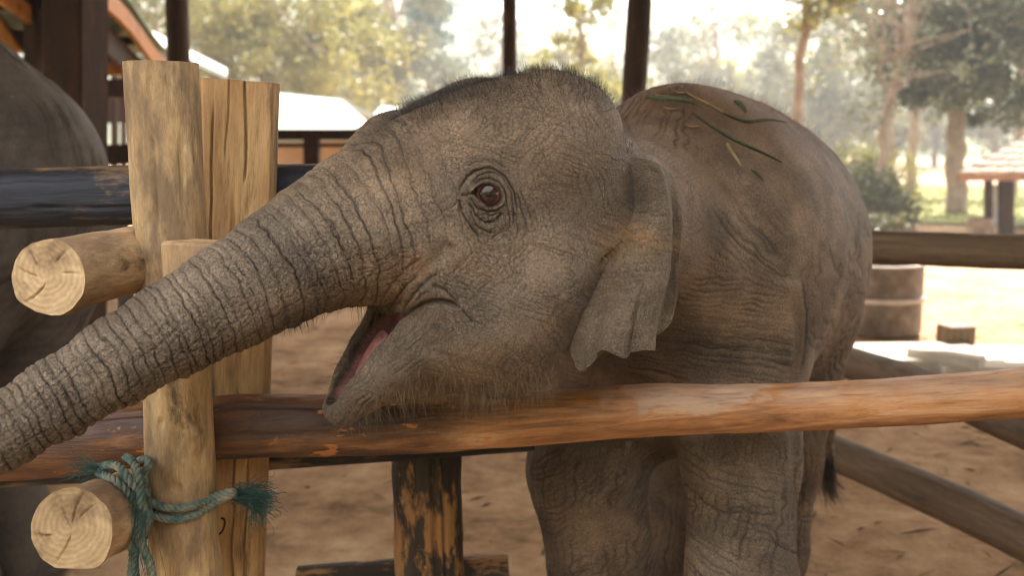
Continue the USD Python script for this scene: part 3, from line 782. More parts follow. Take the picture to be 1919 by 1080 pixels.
# the peeled rail: darker towards its left end, worn smooth and pale on top at the right
rail_wood = M("peeled_red_rail_wood", {
    "tc": ("texture_coordinate", {}), "m1": ("mapping", {"scale": (1.0, 1.0, 0.10)}), "m2": ("mapping", {"scale": (1.0, 1.0, 0.45)}),
    "at": ("attribute", {"attribute": "worn"}), "at2": ("attribute", {"attribute": "bare"}),
    "g": ("noise_texture", {"scale": 26.0, "detail": 8.0, "roughness": 0.66, "distortion": 0.5}),
    "g2": ("noise_texture", {"scale": 120.0, "detail": 4.0, "roughness": 0.7}),
    "n": ("noise_texture", {"scale": 22.0, "detail": 7.0, "roughness": 0.62}),
    "n2": ("noise_texture", {"scale": 34.0, "detail": 6.0, "roughness": 0.6}),
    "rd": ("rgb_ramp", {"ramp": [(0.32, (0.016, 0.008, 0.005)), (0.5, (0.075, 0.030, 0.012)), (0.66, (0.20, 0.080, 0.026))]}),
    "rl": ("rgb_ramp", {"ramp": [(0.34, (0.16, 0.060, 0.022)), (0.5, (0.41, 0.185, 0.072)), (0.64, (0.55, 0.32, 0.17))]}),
    "f": ("math", {"math_type": "multiply_add", "value2": 1.0}),
    "fm": ("map_range", {"from_min": 0.62, "from_max": 1.12, "to_min": 0.0, "to_max": 1.0, "clamp": True}),
    "mx": ("mix_color", {}),
    "gl": ("map_range", {"from_min": 0.34, "from_max": 0.48, "to_min": 0.68, "to_max": 1.0, "clamp": True}),
    "gs": ("vector_math", {"math_type": "scale"}),
    "chip": ("map_range", {"from_min": 0.62, "from_max": 0.645, "to_min": 0.0, "to_max": 0.85, "clamp": True}),
    "mx2": ("mix_color", {"b": (0.46, 0.17, 0.045)}),
    "mx3": ("mix_color", {"b": (0.44, 0.31, 0.22)}),
    "h": ("math", {"math_type": "multiply_add", "value2": 0.5}),
    "b": ("bump", {"strength": 0.75, "distance": 0.004}),
    "rr": ("map_range", {"from_min": 0.35, "from_max": 0.65, "to_min": 0.40, "to_max": 0.72}),
    "p": ("principled_bsdf", {"specular_ior_level": 0.5})},
    [("tc.object", "m1.vector"), ("tc.object", "m2.vector"), ("m1.vector", "g.vector"), ("m1.vector", "g2.vector"), ("m2.vector", "n.vector"), ("m2.vector", "n2.vector"),
     ("g.fac", "rd.fac"), ("g.fac", "rl.fac"), ("at.fac", "f.value1"), ("n.fac", "f.value3"), ("f.value", "fm.value"), ("fm.result", "mx.fac"), ("rd.color", "mx.a"), ("rl.color", "mx.b"),
     ("n2.fac", "chip.value"), ("chip.result", "mx2.fac"), ("mx.result", "mx2.a"), ("at2.fac", "mx3.fac"), ("mx2.result", "mx3.a"), ("g2.fac", "gl.value"), ("mx3.result", "gs.vector1"), ("gl.result", "gs.scale"), ("gs.vector", "p.base_color"),
     ("g.fac", "h.value1"), ("g2.fac", "h.value3"), ("h.value", "b.height"), ("b.normal", "p.normal"), ("n.fac", "rr.value"), ("rr.result", "p.roughness")])

def skin_material(name, dust, deep, coord="object", lines_bump=0.0):
    nodes = {
        "tc": ("texture_coordinate", {}),
        "tint": ("attribute", {"attribute": "tint"}), "cr": ("attribute", {"attribute": "crease"}),
        "v1": ("voronoi_texture", {"feature": "distance_to_edge", "scale": 150.0, "randomness": 1.0}),
        "v2": ("voronoi_texture", {"feature": "distance_to_edge", "scale": 420.0, "randomness": 1.0}),
        "wn": ("noise_texture", {"scale": 60.0, "detail": 3.0}),
        "wa": ("vector_math", {"math_type": "multiply_add", "vector2": (0.010, 0.010, 0.010)}),
        "n1": ("noise_texture", {"scale": 9.0, "detail": 6.0, "roughness": 0.62}),
        "n2": ("noise_texture", {"scale": 300.0, "detail": 3.0, "roughness": 0.75}),
        "n3": ("noise_texture", {"scale": 34.0, "detail": 6.0, "roughness": 0.7}),
        "e1": ("map_range", {"from_min": 0.0, "from_max": 0.10, "to_min": 0.0, "to_max": 1.0, "clamp": True}),
        "e2": ("map_range", {"from_min": 0.0, "from_max": 0.16, "to_min": 0.0, "to_max": 1.0, "clamp": True}),
        "base": ("rgb_ramp", {"ramp": [(0.30, tuple(c * 0.66 for c in dust)), (0.52, dust), (0.70, tuple(c * 1.28 for c in dust))]}),
        "tm": ("mix_color", {"blend_type": "multiply", "fac": 1.0}),
        "cm": ("mix_color", {"b": deep}),  # crease colour: darker clean skin plus shade painted into the folds
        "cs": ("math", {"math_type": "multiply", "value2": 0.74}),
        "spk": ("map_range", {"from_min": 0.36, "from_max": 0.64, "to_min": 0.68, "to_max": 1.32}),
        "ck": ("map_range", {"from_min": 0.0, "from_max": 0.055, "to_min": 0.46, "to_max": 1.0, "clamp": True}),  # dirt lines plus painted shade along the fine cracks
        "pm": ("map_range", {"from_min": 0.40, "from_max": 0.62, "to_min": 0.25, "to_max": 1.0, "clamp": True}),
        "n5": ("noise_texture", {"scale": 17.0, "detail": 3.0, "roughness": 0.6}),
        "ckm": ("mix_float", {"a": 1.0}),
        "e1m": ("mix_float", {"a": 1.0}),
        "sk": ("math", {"math_type": "multiply"}),
        "sm": ("vector_math", {"math_type": "scale"}),
        "dots": ("map_range", {"from_min": 0.66, "from_max": 0.72, "to_min": 0.0, "to_max": 0.35, "clamp": True}),
        "dm": ("mix_color", {"b": (0.42, 0.37, 0.32)}),
        "h1": ("math", {"math_type": "multiply_add", "value2": 0.55}),
        "h2": ("math", {"math_type": "multiply_add", "value2": 0.9}),
        "b": ("bump", {"strength": 1.0, "distance": 0.0022}),
        "p": ("principled_bsdf", {"roughness": 0.60, "specular_ior_level": 0.34}),
    }
    links = [("tc." + coord, "wn.vector"), ("wn.color", "wa.vector1"), ("tc." + coord, "wa.vector3"), ("wa.vector", "v1.vector"), ("wa.vector", "v2.vector"),
             ("tc." + coord, "n1.vector"), ("tc." + coord, "n2.vector"), ("tc." + coord, "n3.vector"),
             ("v1.distance", "e1.value"), ("v2.distance", "e2.value"), ("n1.fac", "base.fac"), ("base.color", "tm.a"), ("tint.color", "tm.b"),
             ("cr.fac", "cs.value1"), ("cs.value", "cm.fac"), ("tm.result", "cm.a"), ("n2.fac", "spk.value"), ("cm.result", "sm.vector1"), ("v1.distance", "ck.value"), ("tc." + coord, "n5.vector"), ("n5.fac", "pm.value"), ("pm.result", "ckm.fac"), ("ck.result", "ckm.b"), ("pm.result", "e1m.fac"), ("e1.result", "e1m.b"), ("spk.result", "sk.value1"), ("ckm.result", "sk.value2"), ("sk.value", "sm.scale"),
             ("n3.fac", "dots.value"), ("dots.result", "dm.fac"), ("sm.vector", "dm.a"), ("dm.result", "p.base_color"),
             ("e2.result", "h1.value1"), ("n2.fac", "h1.value3"), ("e1m.result", "h2.value1"), ("h1.value", "h2.value3"), ("h2.value", "b.height"), ("b.normal", "p.normal")]
    return M(name, nodes, links)

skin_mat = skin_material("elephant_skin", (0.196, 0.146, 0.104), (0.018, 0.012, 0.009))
skin_dark = skin_material("older_elephant_skin", (0.100, 0.078, 0.060), (0.035, 0.027, 0.022))  # darker hide, lowered further to stand in for deep shade

def hair_mat(name, color):
    return M(name, {"p": ("principled_bsdf", {"base_color": color, "roughness": 0.55, "specular_ior_level": 0.35})}, [])
hair_dark, hair_tan, hair_gold, hair_red, hair_teal = (hair_mat(n, c) for n, c in (
    ("dark_hair", (0.022, 0.017, 0.014)), ("tan_hair", (0.14, 0.09, 0.05)), ("golden_hair", (0.36, 0.20, 0.065)), ("reddish_hair", (0.16, 0.075, 0.035)), ("teal_fibre", (0.024, 0.066, 0.055))))

eye_mat = M("eye_surface", {"c": ("attribute", {"attribute": "tint"}), "p": ("principled_bsdf", {"roughness": 0.06, "specular_ior_level": 0.45})}, [("c.color", "p.base_color")])
tongue_mat = plain("wet_pink_flesh", (0.27, 0.105, 0.095), rough=0.30, vary=0.45, scale=45, bump=0.6, spec=0.5)
rope_mat = M("faded_teal_rope", {"tc": ("texture_coordinate", {}), "n": ("noise_texture", {"scale": 60.0, "detail": 6.0, "roughness": 0.7}), "n2": ("noise_texture", {"scale": 500.0, "detail": 3.0}),
    "r": ("rgb_ramp", {"ramp": [(0.30, (0.030, 0.066, 0.062)), (0.46, (0.095, 0.135, 0.115)), (0.58, (0.19, 0.19, 0.14)), (0.66, (0.26, 0.22, 0.16)), (0.72, (0.30, 0.09, 0.06))]}),
    "b": ("bump", {"strength": 0.7, "distance": 0.001}), "p": ("principled_bsdf", {"roughness": 0.85, "specular_ior_level": 0.2})},
    [("tc.object", "n.vector"), ("tc.object", "n2.vector"), ("n.fac", "r.fac"), ("r.color", "p.base_color"), ("n2.fac", "b.height"), ("b.normal", "p.normal")])

def leaf_mat(name, c1, c2, trans=0.45):
    return M(name, {"g": ("geometry", {}), "n": ("noise_texture", {"scale": 0.55, "detail": 5.0, "roughness": 0.75}), "n2": ("noise_texture", {"scale": 9.0, "detail": 2.0}),
        "a": ("math", {"math_type": "multiply_add", "value2": 0.5}), "sub": ("math", {"math_type": "subtract", "value2": 0.25}),
        "r": ("rgb_ramp", {"ramp": [(0.32, c1), (0.68, c2)]}),
        "p": ("principled_bsdf", {"roughness": 0.5, "specular_ior_level": 0.4}), "t": ("translucent_bsdf", {}), "mx": ("mix_closure", {"fac": trans})},
        [("g.position", "n.vector"), ("g.position", "n2.vector"), ("n2.fac", "a.value1"), ("n.fac", "a.value3"), ("a.value", "sub.value1"), ("sub.value", "r.fac"), ("r.color", "p.base_color"), ("r.color", "t.color"), ("p.BSDF", "mx.closure1"), ("t.BSDF", "mx.closure2")], surface="mx.closure")
# ------------------------------------------------------------------ ground and far setting
SHADE_Y = 6.0
ground_mat = M("trodden_sandy_soil", {
    "g": ("geometry", {}), "n": ("noise_texture", {"scale": 1.3, "detail": 8.0, "roughness": 0.62}), "n2": ("noise_texture", {"scale": 9.0, "detail": 8.0, "roughness": 0.7}), "n3": ("noise_texture", {"scale": 60.0, "detail": 5.0, "roughness": 0.7}),
    "r": ("rgb_ramp", {"ramp": [(0.34, (0.13, 0.074, 0.036)), (0.47, (0.36, 0.225, 0.120)), (0.62, (0.54, 0.38, 0.23))]}),
    "a": ("math", {"math_type": "multiply_add", "value2": 0.9}), "s": ("math", {"math_type": "multiply", "value2": 0.505}),
    "h": ("math", {"math_type": "multiply_add", "value2": 0.35}), "b": ("bump", {"strength": 0.8, "distance": 0.03}),
    "p": ("principled_bsdf", {"roughness": 0.92, "specular_ior_level": 0.15})},
    [("g.position", "n.vector"), ("g.position", "n2.vector"), ("g.position", "n3.vector"), ("n2.fac", "a.value1"), ("n.fac", "a.value3"), ("a.value", "s.value1"), ("s.value", "r.fac"), ("r.color", "p.base_color"),
     ("n3.fac", "h.value1"), ("n2.fac", "h.value3"), ("h.value", "b.height"), ("b.normal", "p.normal")])

def grid_mesh(xs, ys, zf):
    X, Y = np.meshgrid(xs, ys, indexing="ij")
    v = np.stack([X, Y, zf(X, Y)], -1).reshape(-1, 3)
    n, m = len(xs), len(ys)
    i = (np.arange(n - 1)[:, None] * m + np.arange(m - 1)).ravel()
    return v, np.stack([i, i + m, i + m + 1, i + 1], 1)

def ground_z(X, Y):
    p = np.stack([X, Y, 0 * X], -1)
    near = np.exp(-(np.maximum(0, np.hypot(X, Y - 2) - 6) / 6) ** 2)
    z = 0.05 * (fbm(p * 0.5, 3, 5) - 0.5) * near + 0.035 * (fbm(p * 3.0, 3, 6) - 0.5) * near
    far = np.maximum(0, np.hypot(X, Y) - 45)
    return z + 0.0 * far - 0.02

ax_ = np.unique(np.concatenate([np.linspace(-6, 8, 200), np.sinh(np.linspace(-5.5, 5.5, 81)) * 12]))
ay_ = np.unique(np.concatenate([np.linspace(-2, 10, 180), np.sinh(np.linspace(-5.5, 5.5, 81)) * 12]))
tag(put("ground", grid_mesh(ax_, ay_, ground_z), ground_mat, smooth=True), kind="structure")

lawn_mat = leaf_mat("short_dry_grass", (0.10, 0.12, 0.02), (0.26, 0.24, 0.06), 0.3)
soil_lawn = plain("lawn_turf", (0.20, 0.19, 0.055), rough=0.95, vary=0.35, scale=3.0, bump=0.5)
a_ = np.linspace(0, 2 * np.pi, 60, endpoint=False)
lawn_c = np.array([10.0, 24.5])
rad_ = 1 + 0.12 * np.sin(a_ * 3 + 1) + 0.06 * np.sin(a_ * 7)
lv = np.vstack([[lawn_c[0], lawn_c[1], 0.012], np.stack([lawn_c[0] + 7.5 * rad_ * np.cos(a_), lawn_c[1] + 8.0 * rad_ * np.sin(a_), 0 * a_ + 0.012], 1)])
tag(put("lawn", (lv, np.array([[0, i + 1, (i + 1) % 60 + 1] for i in range(60)])), soil_lawn), kind="structure")
rng = np.random.default_rng(5)
g = rng.uniform(-1, 1, (9000, 2)); g = g[np.hypot(*g.T) < 0.98]
gx, gy = lawn_c[0] + 7.5 * g[:, 0], lawn_c[1] + 8.0 * g[:, 1]
hgt, ang_ = rng.uniform(0.04, 0.12, len(g)), rng.uniform(0, np.pi, len(g))
w_ = 0.02
p0 = np.stack([gx - w_ * np.cos(ang_), gy - w_ * np.sin(ang_), 0 * gx + 0.010], 1); p1 = np.stack([gx + w_ * np.cos(ang_), gy + w_ * np.sin(ang_), 0 * gx + 0.010], 1)
p2 = np.stack([gx + rng.normal(0, 0.03, len(g)), gy + rng.normal(0, 0.03, len(g)), hgt], 1)
gv = np.stack([p0, p1, p2], 1).reshape(-1, 3)
tag(put("grass", (gv, np.arange(len(gv)).reshape(-1, 3)), lawn_mat), "short yellowish green grass growing over the sunlit lawn at the right", "grass", kind="stuff")

absorber_mat = plain("dark_trodden_turf", (0.045, 0.050, 0.020), rough=0.95, vary=0.4, scale=4.0, bump=0.5)
tag(put("grass_verge", (np.array([[-24, -20, 0.03], [24, -20, 0.03], [24, -1.9, 0.03], [-24, -1.9, 0.03]]), np.array([[0, 1, 2, 3]])), absorber_mat), kind="structure")  # added unseen dark sheet behind the camera, soaks up ground bounce

# straw, chips and dung crumbs trodden into the pen floor
rng = np.random.default_rng(15)
lx, ly = rng.uniform(-3.5, 4.5, 3000), rng.uniform(1.6, 9.0, 3000)
keep = fbm(np.stack([lx * 0.9, ly * 0.9, 0 * lx], -1), 3, 33) > rng.uniform(0.35, 0.75, len(lx))
lx, ly = lx[keep], ly[keep]
lz = ground_z(lx, ly) + 0.004
la, ll, lw = rng.uniform(0, 6.28, len(lx)), rng.gamma(2.0, 0.016, len(lx)) + 0.01, rng.uniform(0.0015, 0.007, len(lx))
du = np.stack([np.cos(la) * ll, np.sin(la) * ll, rng.normal(0, 0.004, len(lx))], 1); dv = np.stack([-np.sin(la) * lw, np.cos(la) * lw, 0 * la], 1)
cc = np.stack([lx, ly, lz], 1); up_ = np.zeros_like(cc); up_[:, 2] = 0.004 + lw * 0.5
lv_ = np.stack([cc - du, cc + dv, cc + du, cc - dv, cc + up_], 1).reshape(-1, 3)
k5 = np.arange(len(lx))[:, None] * 5
lf = np.vstack([k5 + np.array([a_, b_, 4]) for a_, b_ in ((0, 3), (3, 2), (2, 1), (1, 0))])
tone = rng.choice(3, len(lx), p=[0.4, 0.45, 0.15])
lc = np.repeat(np.array([[0.11, 0.07, 0.04], [0.33, 0.23, 0.11], [0.20, 0.19, 0.07]])[tone] * rng.uniform(0.6, 1.3, (len(lx), 1)), 5, 0)
litter_mat = M("trodden_litter", {"c": ("attribute", {"attribute": "tint"}), "p": ("principled_bsdf", {"roughness": 0.85, "specular_ior_level": 0.15})}, [("c.color", "p.base_color")])
tag(put("litter", (lv_, lf), litter_mat, colors=lc), "bits of straw, bark and dung trodden into the sandy pen floor", "litter", kind="stuff")

# wooded hills
hill_mat = M("wooded_hillside", {"g": ("geometry", {}), "n": ("noise_texture", {"scale": 0.12, "detail": 8.0, "roughness": 0.7}), "v": ("voronoi_texture", {"scale": 0.22, "feature": "f1"}),
    "r": ("rgb_ramp", {"ramp": [(0.3, (0.045, 0.060, 0.020)), (0.5, (0.10, 0.105, 0.035)), (0.7, (0.19, 0.165, 0.07))]}),
    "b": ("bump", {"strength": 1.0, "distance": 2.0}), "p": ("principled_bsdf", {"roughness": 0.9, "specular_ior_level": 0.1})},
    [("g.position", "n.vector"), ("g.position", "v.vector"), ("n.fac", "r.fac"), ("r.color", "p.base_color"), ("v.distance", "b.height"), ("b.normal", "p.normal")])
def hill_z(X, Y):
    p = np.stack([X, Y, 0 * X], -1)
    d = Y - 75
    rise = smoothstep(0, 150, d)
    prof = 19 + 9 * np.exp(-((X + 60) / 60) ** 2) + 6 * np.exp(-((X - 70) / 55) ** 2) - 5 * np.exp(-((X - 4) / 22) ** 2)
    return -1.5 + 1.35 * rise * prof * (0.8 + 0.4 * fbm(p * 0.02, 3, 9)) + 7.0 * rise ** 0.3 * (fbm(p * 0.16, 2, 10) - 0.4) * (d > 0)
tag(put("hills", grid_mesh(np.linspace(-330, 330, 220), np.linspace(70, 330, 110), hill_z), hill_mat, smooth=True), kind="structure")

# added bank, out of view behind the camera, that blocks low fill light
ba, br = np.meshgrid(np.linspace(math.radians(100), math.radians(260), 90), np.linspace(0, 1, 24), indexing="ij")
bp = np.stack([np.sin(ba), np.cos(ba), br * 4], -1)
brad = 17 + 9 * br + 2.0 * (fbm(bp * 5, 3, 91) - 0.5)
bz = -0.2 + 8.0 * smoothstep(0, 0.55, br) * (0.7 + 0.6 * fbm(bp * 4, 3, 92))
bv = np.stack([brad * np.sin(ba), brad * np.cos(ba), bz], -1).reshape(-1, 3)
bi = (np.arange(89)[:, None] * 24 + np.arange(23)).ravel()
tag(put("wooded_bank", (bv, np.stack([bi, bi + 24, bi + 25, bi + 1], 1)), hill_mat, smooth=True), kind="structure")

# ------------------------------------------------------------------ logs
def log_mesh(path, radii, seg=48, step=0.012, rough=0.02, seed=0, flat=None, knots=(), cracks=(), ends=True, scallop=0.0):
    """A log along local z from 0 to L. path: lateral offsets (x, y) at even steps; returns shaft, bottom end, top end as (v, f)."""
    path, radii = np.asarray(path, float), np.asarray(radii, float)
    L = path[-1, 2]
    n = max(4, int(L / step))
    z = np.linspace(0, L, n)
    from scipy.interpolate import PchipInterpolator
    cx, cy = (PchipInterpolator(path[:, 2], path[:, k])(z) for k in (0, 1))
    r = PchipInterpolator(path[:, 2], radii)(z)
    th = np.linspace(0, 2 * np.pi, seg, endpoint=False)
    Z, T = np.meshgrid(z, th, indexing="ij")
    Rr = np.repeat(r[:, None], seg, 1)
    q = np.stack([np.cos(T) * 1.0, np.sin(T) * 1.0, Z * 5], -1)
    Rr = Rr * (1 + rough * 2.4 * (fbm(q * 1.3 + seed * 7.3, 3, seed) - 0.5) + rough * 1.2 * (fbm(np.stack([np.cos(T) * 4, np.sin(T) * 4, Z * 18], -1) + seed, 3, seed + 1) - 0.5))
    if scallop:
        Rr = Rr * (1 - scallop * np.maximum(0, noise(np.stack([np.cos(T) * 1.4, np.sin(T) * 1.4, Z * 14], -1), seed + 4) - 0.55))
    for kz, kt, ks, kh in knots:
        dt = np.angle(np.exp(1j * (T - kt))) * Rr
        Rr = Rr + kh * np.exp(-((Z - kz) ** 2 + dt ** 2) / ks ** 2)
    for z0, z1, kt, w, dep in cracks:
        tw = kt + 0.10 * (fbm(np.stack([Z * 12, 0 * Z + kt, 0 * Z], -1), 3, seed + 9) - 0.5)
        dt = np.angle(np.exp(1j * (T - tw))) * Rr
        Rr = Rr - dep * np.exp(-(dt / w) ** 2) * smoothstep(z0 - 0.01, z0 + 0.02, Z) * smoothstep(z1 + 0.01, z1 - 0.04, Z)
    X, Y = np.cos(T) * Rr, np.sin(T) * Rr
    if flat is not None:                                        # a sawn or split side: (direction angle, distance)
        fa, fd = flat
        c, s_ = math.cos(fa), math.sin(fa)
        u, v_ = X * c + Y * s_, -X * s_ + Y * c
        lim = fd * (1 + 0.10 * (fbm(np.stack([v_ * 20, Z * 4, 0 * Z], -1), 3, seed + 2) - 0.5))
        u = np.minimum(u, lim)
        for z0, z1, vc, w, dep in cracks:
            vw = vc + 0.012 * (fbm(np.stack([Z * 9, 0 * Z + vc * 50, 0 * Z], -1), 3, seed + 9) - 0.5)
            u = u - np.where(u > lim * 0.6, dep * np.exp(-((v_ - vw) / w) ** 2) * smoothstep(z0 - 0.01, z0 + 0.02, Z) * smoothstep(z1 + 0.01, z1 - 0.05, Z), 0)
        X, Y = u * c - v_ * s_, u * s_ + v_ * c
    v = np.stack([X + cx[:, None], Y + cy[:, None], Z], -1)
    i = (np.arange(n - 1)[:, None] * seg + np.arange(seg)).ravel()
    j = (np.arange(n - 1)[:, None] * seg + (np.arange(seg) + 1) % seg).ravel()
    shaft = (v.reshape(-1, 3), np.stack([i, j, j + seg, i + seg], 1))
    caps = []
    rg = np.random.default_rng(seed)
    for end, up in ((0, -1), (n - 1, 1)):
        ring = v[end]; c = ring.mean(0)
        K = 14
        tt = np.linspace(1, 0, K)[:, None, None]
        cap = c + (ring - c) * tt
        rho, tht = tt[..., 0] * np.ones(seg), np.ones((K, 1)) * th
        zoff = 0.0022 * (fbm(np.stack([cap[..., 0] * 60, cap[..., 1] * 60, 0 * cap[..., 0]], -1), 3, seed + 20) - 0.5)
        for _ in range(5):                                      # drying checks
            a0, r0, dep = rg.uniform(0, 6.28), rg.uniform(0.0, 0.5), rg.uniform(0.002, 0.006)
            tw = a0 + 0.35 * (rho - r0)
            zoff = zoff - dep * np.exp(-(np.angle(np.exp(1j * (tht - tw))) * np.maximum(rho, 0.1) / 0.022) ** 2) * smoothstep(r0, r0 + 0.1, rho) * smoothstep(1.0, 0.75, rho)
        cap[..., 2] += (zoff * (rho < 0.99) - 0.003 * smoothstep(0.9, 1.0, rho) * (rho < 0.99)) * up
        fi = (np.arange(K - 1)[:, None] * seg + np.arange(seg)).ravel(); fj = (np.arange(K - 1)[:, None] * seg + (np.arange(seg) + 1) % seg).ravel()
        f = np.stack([fi, fj, fj + seg, fi + seg], 1)
        caps.append((cap.reshape(-1, 3), f if up > 0 else f[:, ::-1]))
    return shaft, caps[0], caps[1]

def frame_of(a, b, toward=None):
    """A 4x4 whose z axis runs from a to b and whose -y axis looks towards the camera."""
    z = unit(b - a)
    t = (C0 - a) if toward is None else np.asarray(toward, float)
    y = -unit(t - (t @ z) * z)
    x = np.cross(y, z)
    m = np.eye(4); m[:3, 0], m[:3, 1], m[:3, 2], m[:3, 3] = x, y, z, a
    return m

def log(name, pts, radii, mat, endmat, label, category, group=None, floats=None, toward=None, shaft_name="shaft", part_of=None, **kw):
    """A log through measured world points."""
    pts = np.asarray(pts, float)
    m = frame_of(pts[0], pts[-1], toward)
    loc = (pts - pts[0]) @ m[:3, :3]
    shaft, e0, e1 = log_mesh(loc, radii, **kw)
    t = thing(name, label, category, group, matrix=m)
    put(shaft_name, shaft, mat, t, smooth=True, floats=floats(shaft[0]) if floats else None)
    put("cut_end", e0, endmat, t, smooth=40); put("cut_end", e1, endmat, t, smooth=40)
    return t

def down_to(a, b, z):
    return a + (b - a) * ((z - a[2]) / (b[2] - a[2]))

FENCE = "logs of the elephant pen"
# front post
a, b = WY(302, 118, 1.461), WY(343, 1080, 1.461)
g0 = down_to(a, b, -0.15)
log("log_post", [g0, (g0 * 0.35 + a * 0.65) + [0.004, 0, 0], a], [0.052, 0.0505, 0.0515], pale_wood, pale_end, "pale peeled round log post standing upright in front of the trunk's fence corner", "post", seed=3, rough=0.035,
    knots=[(1.30, -1.9, 0.03, 0.006), (1.02, -1.2, 0.02, 0.004), (0.80, -0.2, 0.03, 0.005), (1.13, -2.3, 0.025, 0.005), (0.95, -1.75, 0.010, -0.006), (1.22, -1.15, 0.007, -0.005), (1.05, -2.1, 0.006, -0.005), (0.86, -1.0, 0.008, -0.004), (1.28, -2.2, 0.005, -0.004)],
    cracks=[(1.30, 1.46, -1.9, 0.0015, 0.006), (1.36, 1.46, -1.2, 0.0015, 0.006), (1.42, 1.46, -0.7, 0.0015, 0.005)], step=0.006, seg=96)
# rear post, split flat
a, b = WY(447, 152, 1.665), WY(424, 1080, 1.665)
g0 = down_to(a, b, -0.15)
Lr = np.linalg.norm(a - g0)
log("split_post", [g0, (g0 + a) / 2, a], [0.067, 0.066, 0.066], split_wood, pale_end, "pale split log post with long drying cracks, standing just behind the round post", "post", seed=8, rough=0.02, flat=(-math.pi / 2, 0.042),
    cracks=[(Lr - 0.16, Lr + 0.1, 0.012, 0.0013, 0.012), (Lr - 0.33, Lr - 0.04, -0.036, 0.0013, 0.010), (Lr - 0.12, Lr + 0.1, -0.015, 0.0009, 0.006), (Lr - 0.36, Lr - 0.18, 0.000, 0.003, 0.007), (Lr - 0.9, Lr - 0.5, 0.01, 0.0012, 0.008), (Lr - 1.4, Lr - 0.62, 0.03, 0.0013, 0.008)], step=0.006, seg=260)
# main rail
rp = [(-260, 856, 66, 1.555), (100, 830, 64, 1.56), (270, 815, 62, 1.563), (450, 800, 60, 1.566), (720, 797, 58, 1.58), (969, 787, 51, 1.60), (1177, 771, 49, 1.62), (1400, 766, 46, 1.645), (1600, 758, 45, 1.67), (1780, 747, 46, 1.69), (1919, 736, 48, 1.705), (2200, 715, 50, 1.74)]
pts = [WY(x, y, Y) for x, y, _, Y in rp]
rads = [rpx(r, p) for (_, _, r, _), p in zip(rp, pts)]
def rail_floats(v):
    w = v @ rail_m[:3, :3].T + rail_m[:3, 3]
    P_ = proj(w); x = P_[:, 0]
    n = fbm(v * np.array([16, 16, 9.0]), 4, 77)
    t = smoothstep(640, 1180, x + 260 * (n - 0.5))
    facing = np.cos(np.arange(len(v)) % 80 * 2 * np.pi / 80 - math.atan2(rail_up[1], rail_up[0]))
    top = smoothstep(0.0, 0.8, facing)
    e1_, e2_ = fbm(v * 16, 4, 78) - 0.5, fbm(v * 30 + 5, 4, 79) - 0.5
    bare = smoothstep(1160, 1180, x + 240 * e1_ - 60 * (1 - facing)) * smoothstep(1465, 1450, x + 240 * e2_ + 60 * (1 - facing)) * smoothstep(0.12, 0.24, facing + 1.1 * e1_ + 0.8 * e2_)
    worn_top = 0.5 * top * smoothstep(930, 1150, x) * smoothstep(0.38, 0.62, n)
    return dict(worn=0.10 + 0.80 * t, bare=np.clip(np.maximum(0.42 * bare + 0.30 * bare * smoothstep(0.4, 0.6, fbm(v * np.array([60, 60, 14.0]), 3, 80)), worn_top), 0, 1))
rail_m = _m = frame_of(np.array(pts[0]), np.array(pts[-1])); rail_up = _m[:3, :3].T @ HU
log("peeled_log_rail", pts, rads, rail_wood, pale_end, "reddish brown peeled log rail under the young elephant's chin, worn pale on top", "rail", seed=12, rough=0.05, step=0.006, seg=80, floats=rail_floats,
    knots=[(1.25, -1.0, 0.04, 0.003), (1.6, -1.5, 0.03, 0.003)], cracks=[(1.02, 1.16, -1.35, 0.0022, 0.006), (1.12, 1.24, -1.15, 0.0020, 0.006), (1.50, 1.66, -2.0, 0.0022, 0.006), (0.35, 0.8, -2.2, 0.0022, 0.006), (1.70, 1.80, -1.9, 0.0020, 0.005), (0.5, 0.95, -1.3, 0.002, 0.005), (1.36, 1.44, -2.3, 0.0022, 0.006)], scallop=0.05)
# dark rails behind
log("dark_log_rail", [WY(-260, 878, 1.80), WY(100, 862, 1.79), WY(620, 826, 1.78), WY(1000, 800, 1.78)], [0.045, 0.046, 0.046, 0.044], painted_wood, dark_end, "dark weathered rail showing as a thin strip below the reddish rail", "rail", seed=21)
log("painted_log_rail", [WY(-300, 386, 1.80), WY(0, 373, 1.79), WY(245, 366, 1.785), WY(420, 363, 1.78), WY(598, 362, 1.78)], [0.054, 0.0535, 0.053, 0.052, 0.0515], painted_wood, dark_end, "black painted rail with worn tan patches behind the two pale posts", "rail", seed=23, step=0.006, seg=96, rough=0.03,
    cracks=[(0.1, 0.5, -2.2, 0.0015, 0.004), (0.3, 0.62, -1.2, 0.0015, 0.004), (0.5, 0.8, -1.8, 0.0015, 0.004)])
# middle post
a, b = WY(797, 760, 1.895), WY(806, 1080, 1.895)
g0 = down_to(a, b, -0.15)
log("burnt_log_post", [g0, (g0 + a) / 2, a], [0.072, 0.069, 0.067], burnt_wood, dark_end, "short scorched post with flaking orange bark, below the chin of the young elephant", "post", seed=31, rough=0.045, cracks=[(0.3, 0.9, -1.4, 0.004, 0.012), (0.4, 0.9, -1.1, 0.003, 0.010), (0.2, 0.6, -2.0, 0.003, 0.008)], step=0.006, seg=96, scallop=0.12)
log("low_log_rail", [WY(560, 1098, 2.03), WY(760, 1084, 2.03), WY(953, 1076, 2.03)], [0.040, 0.042, 0.043], burnt_wood, pale_end, "low dark log rail with a sawn end, behind the foot of the scorched post", "rail", seed=33)
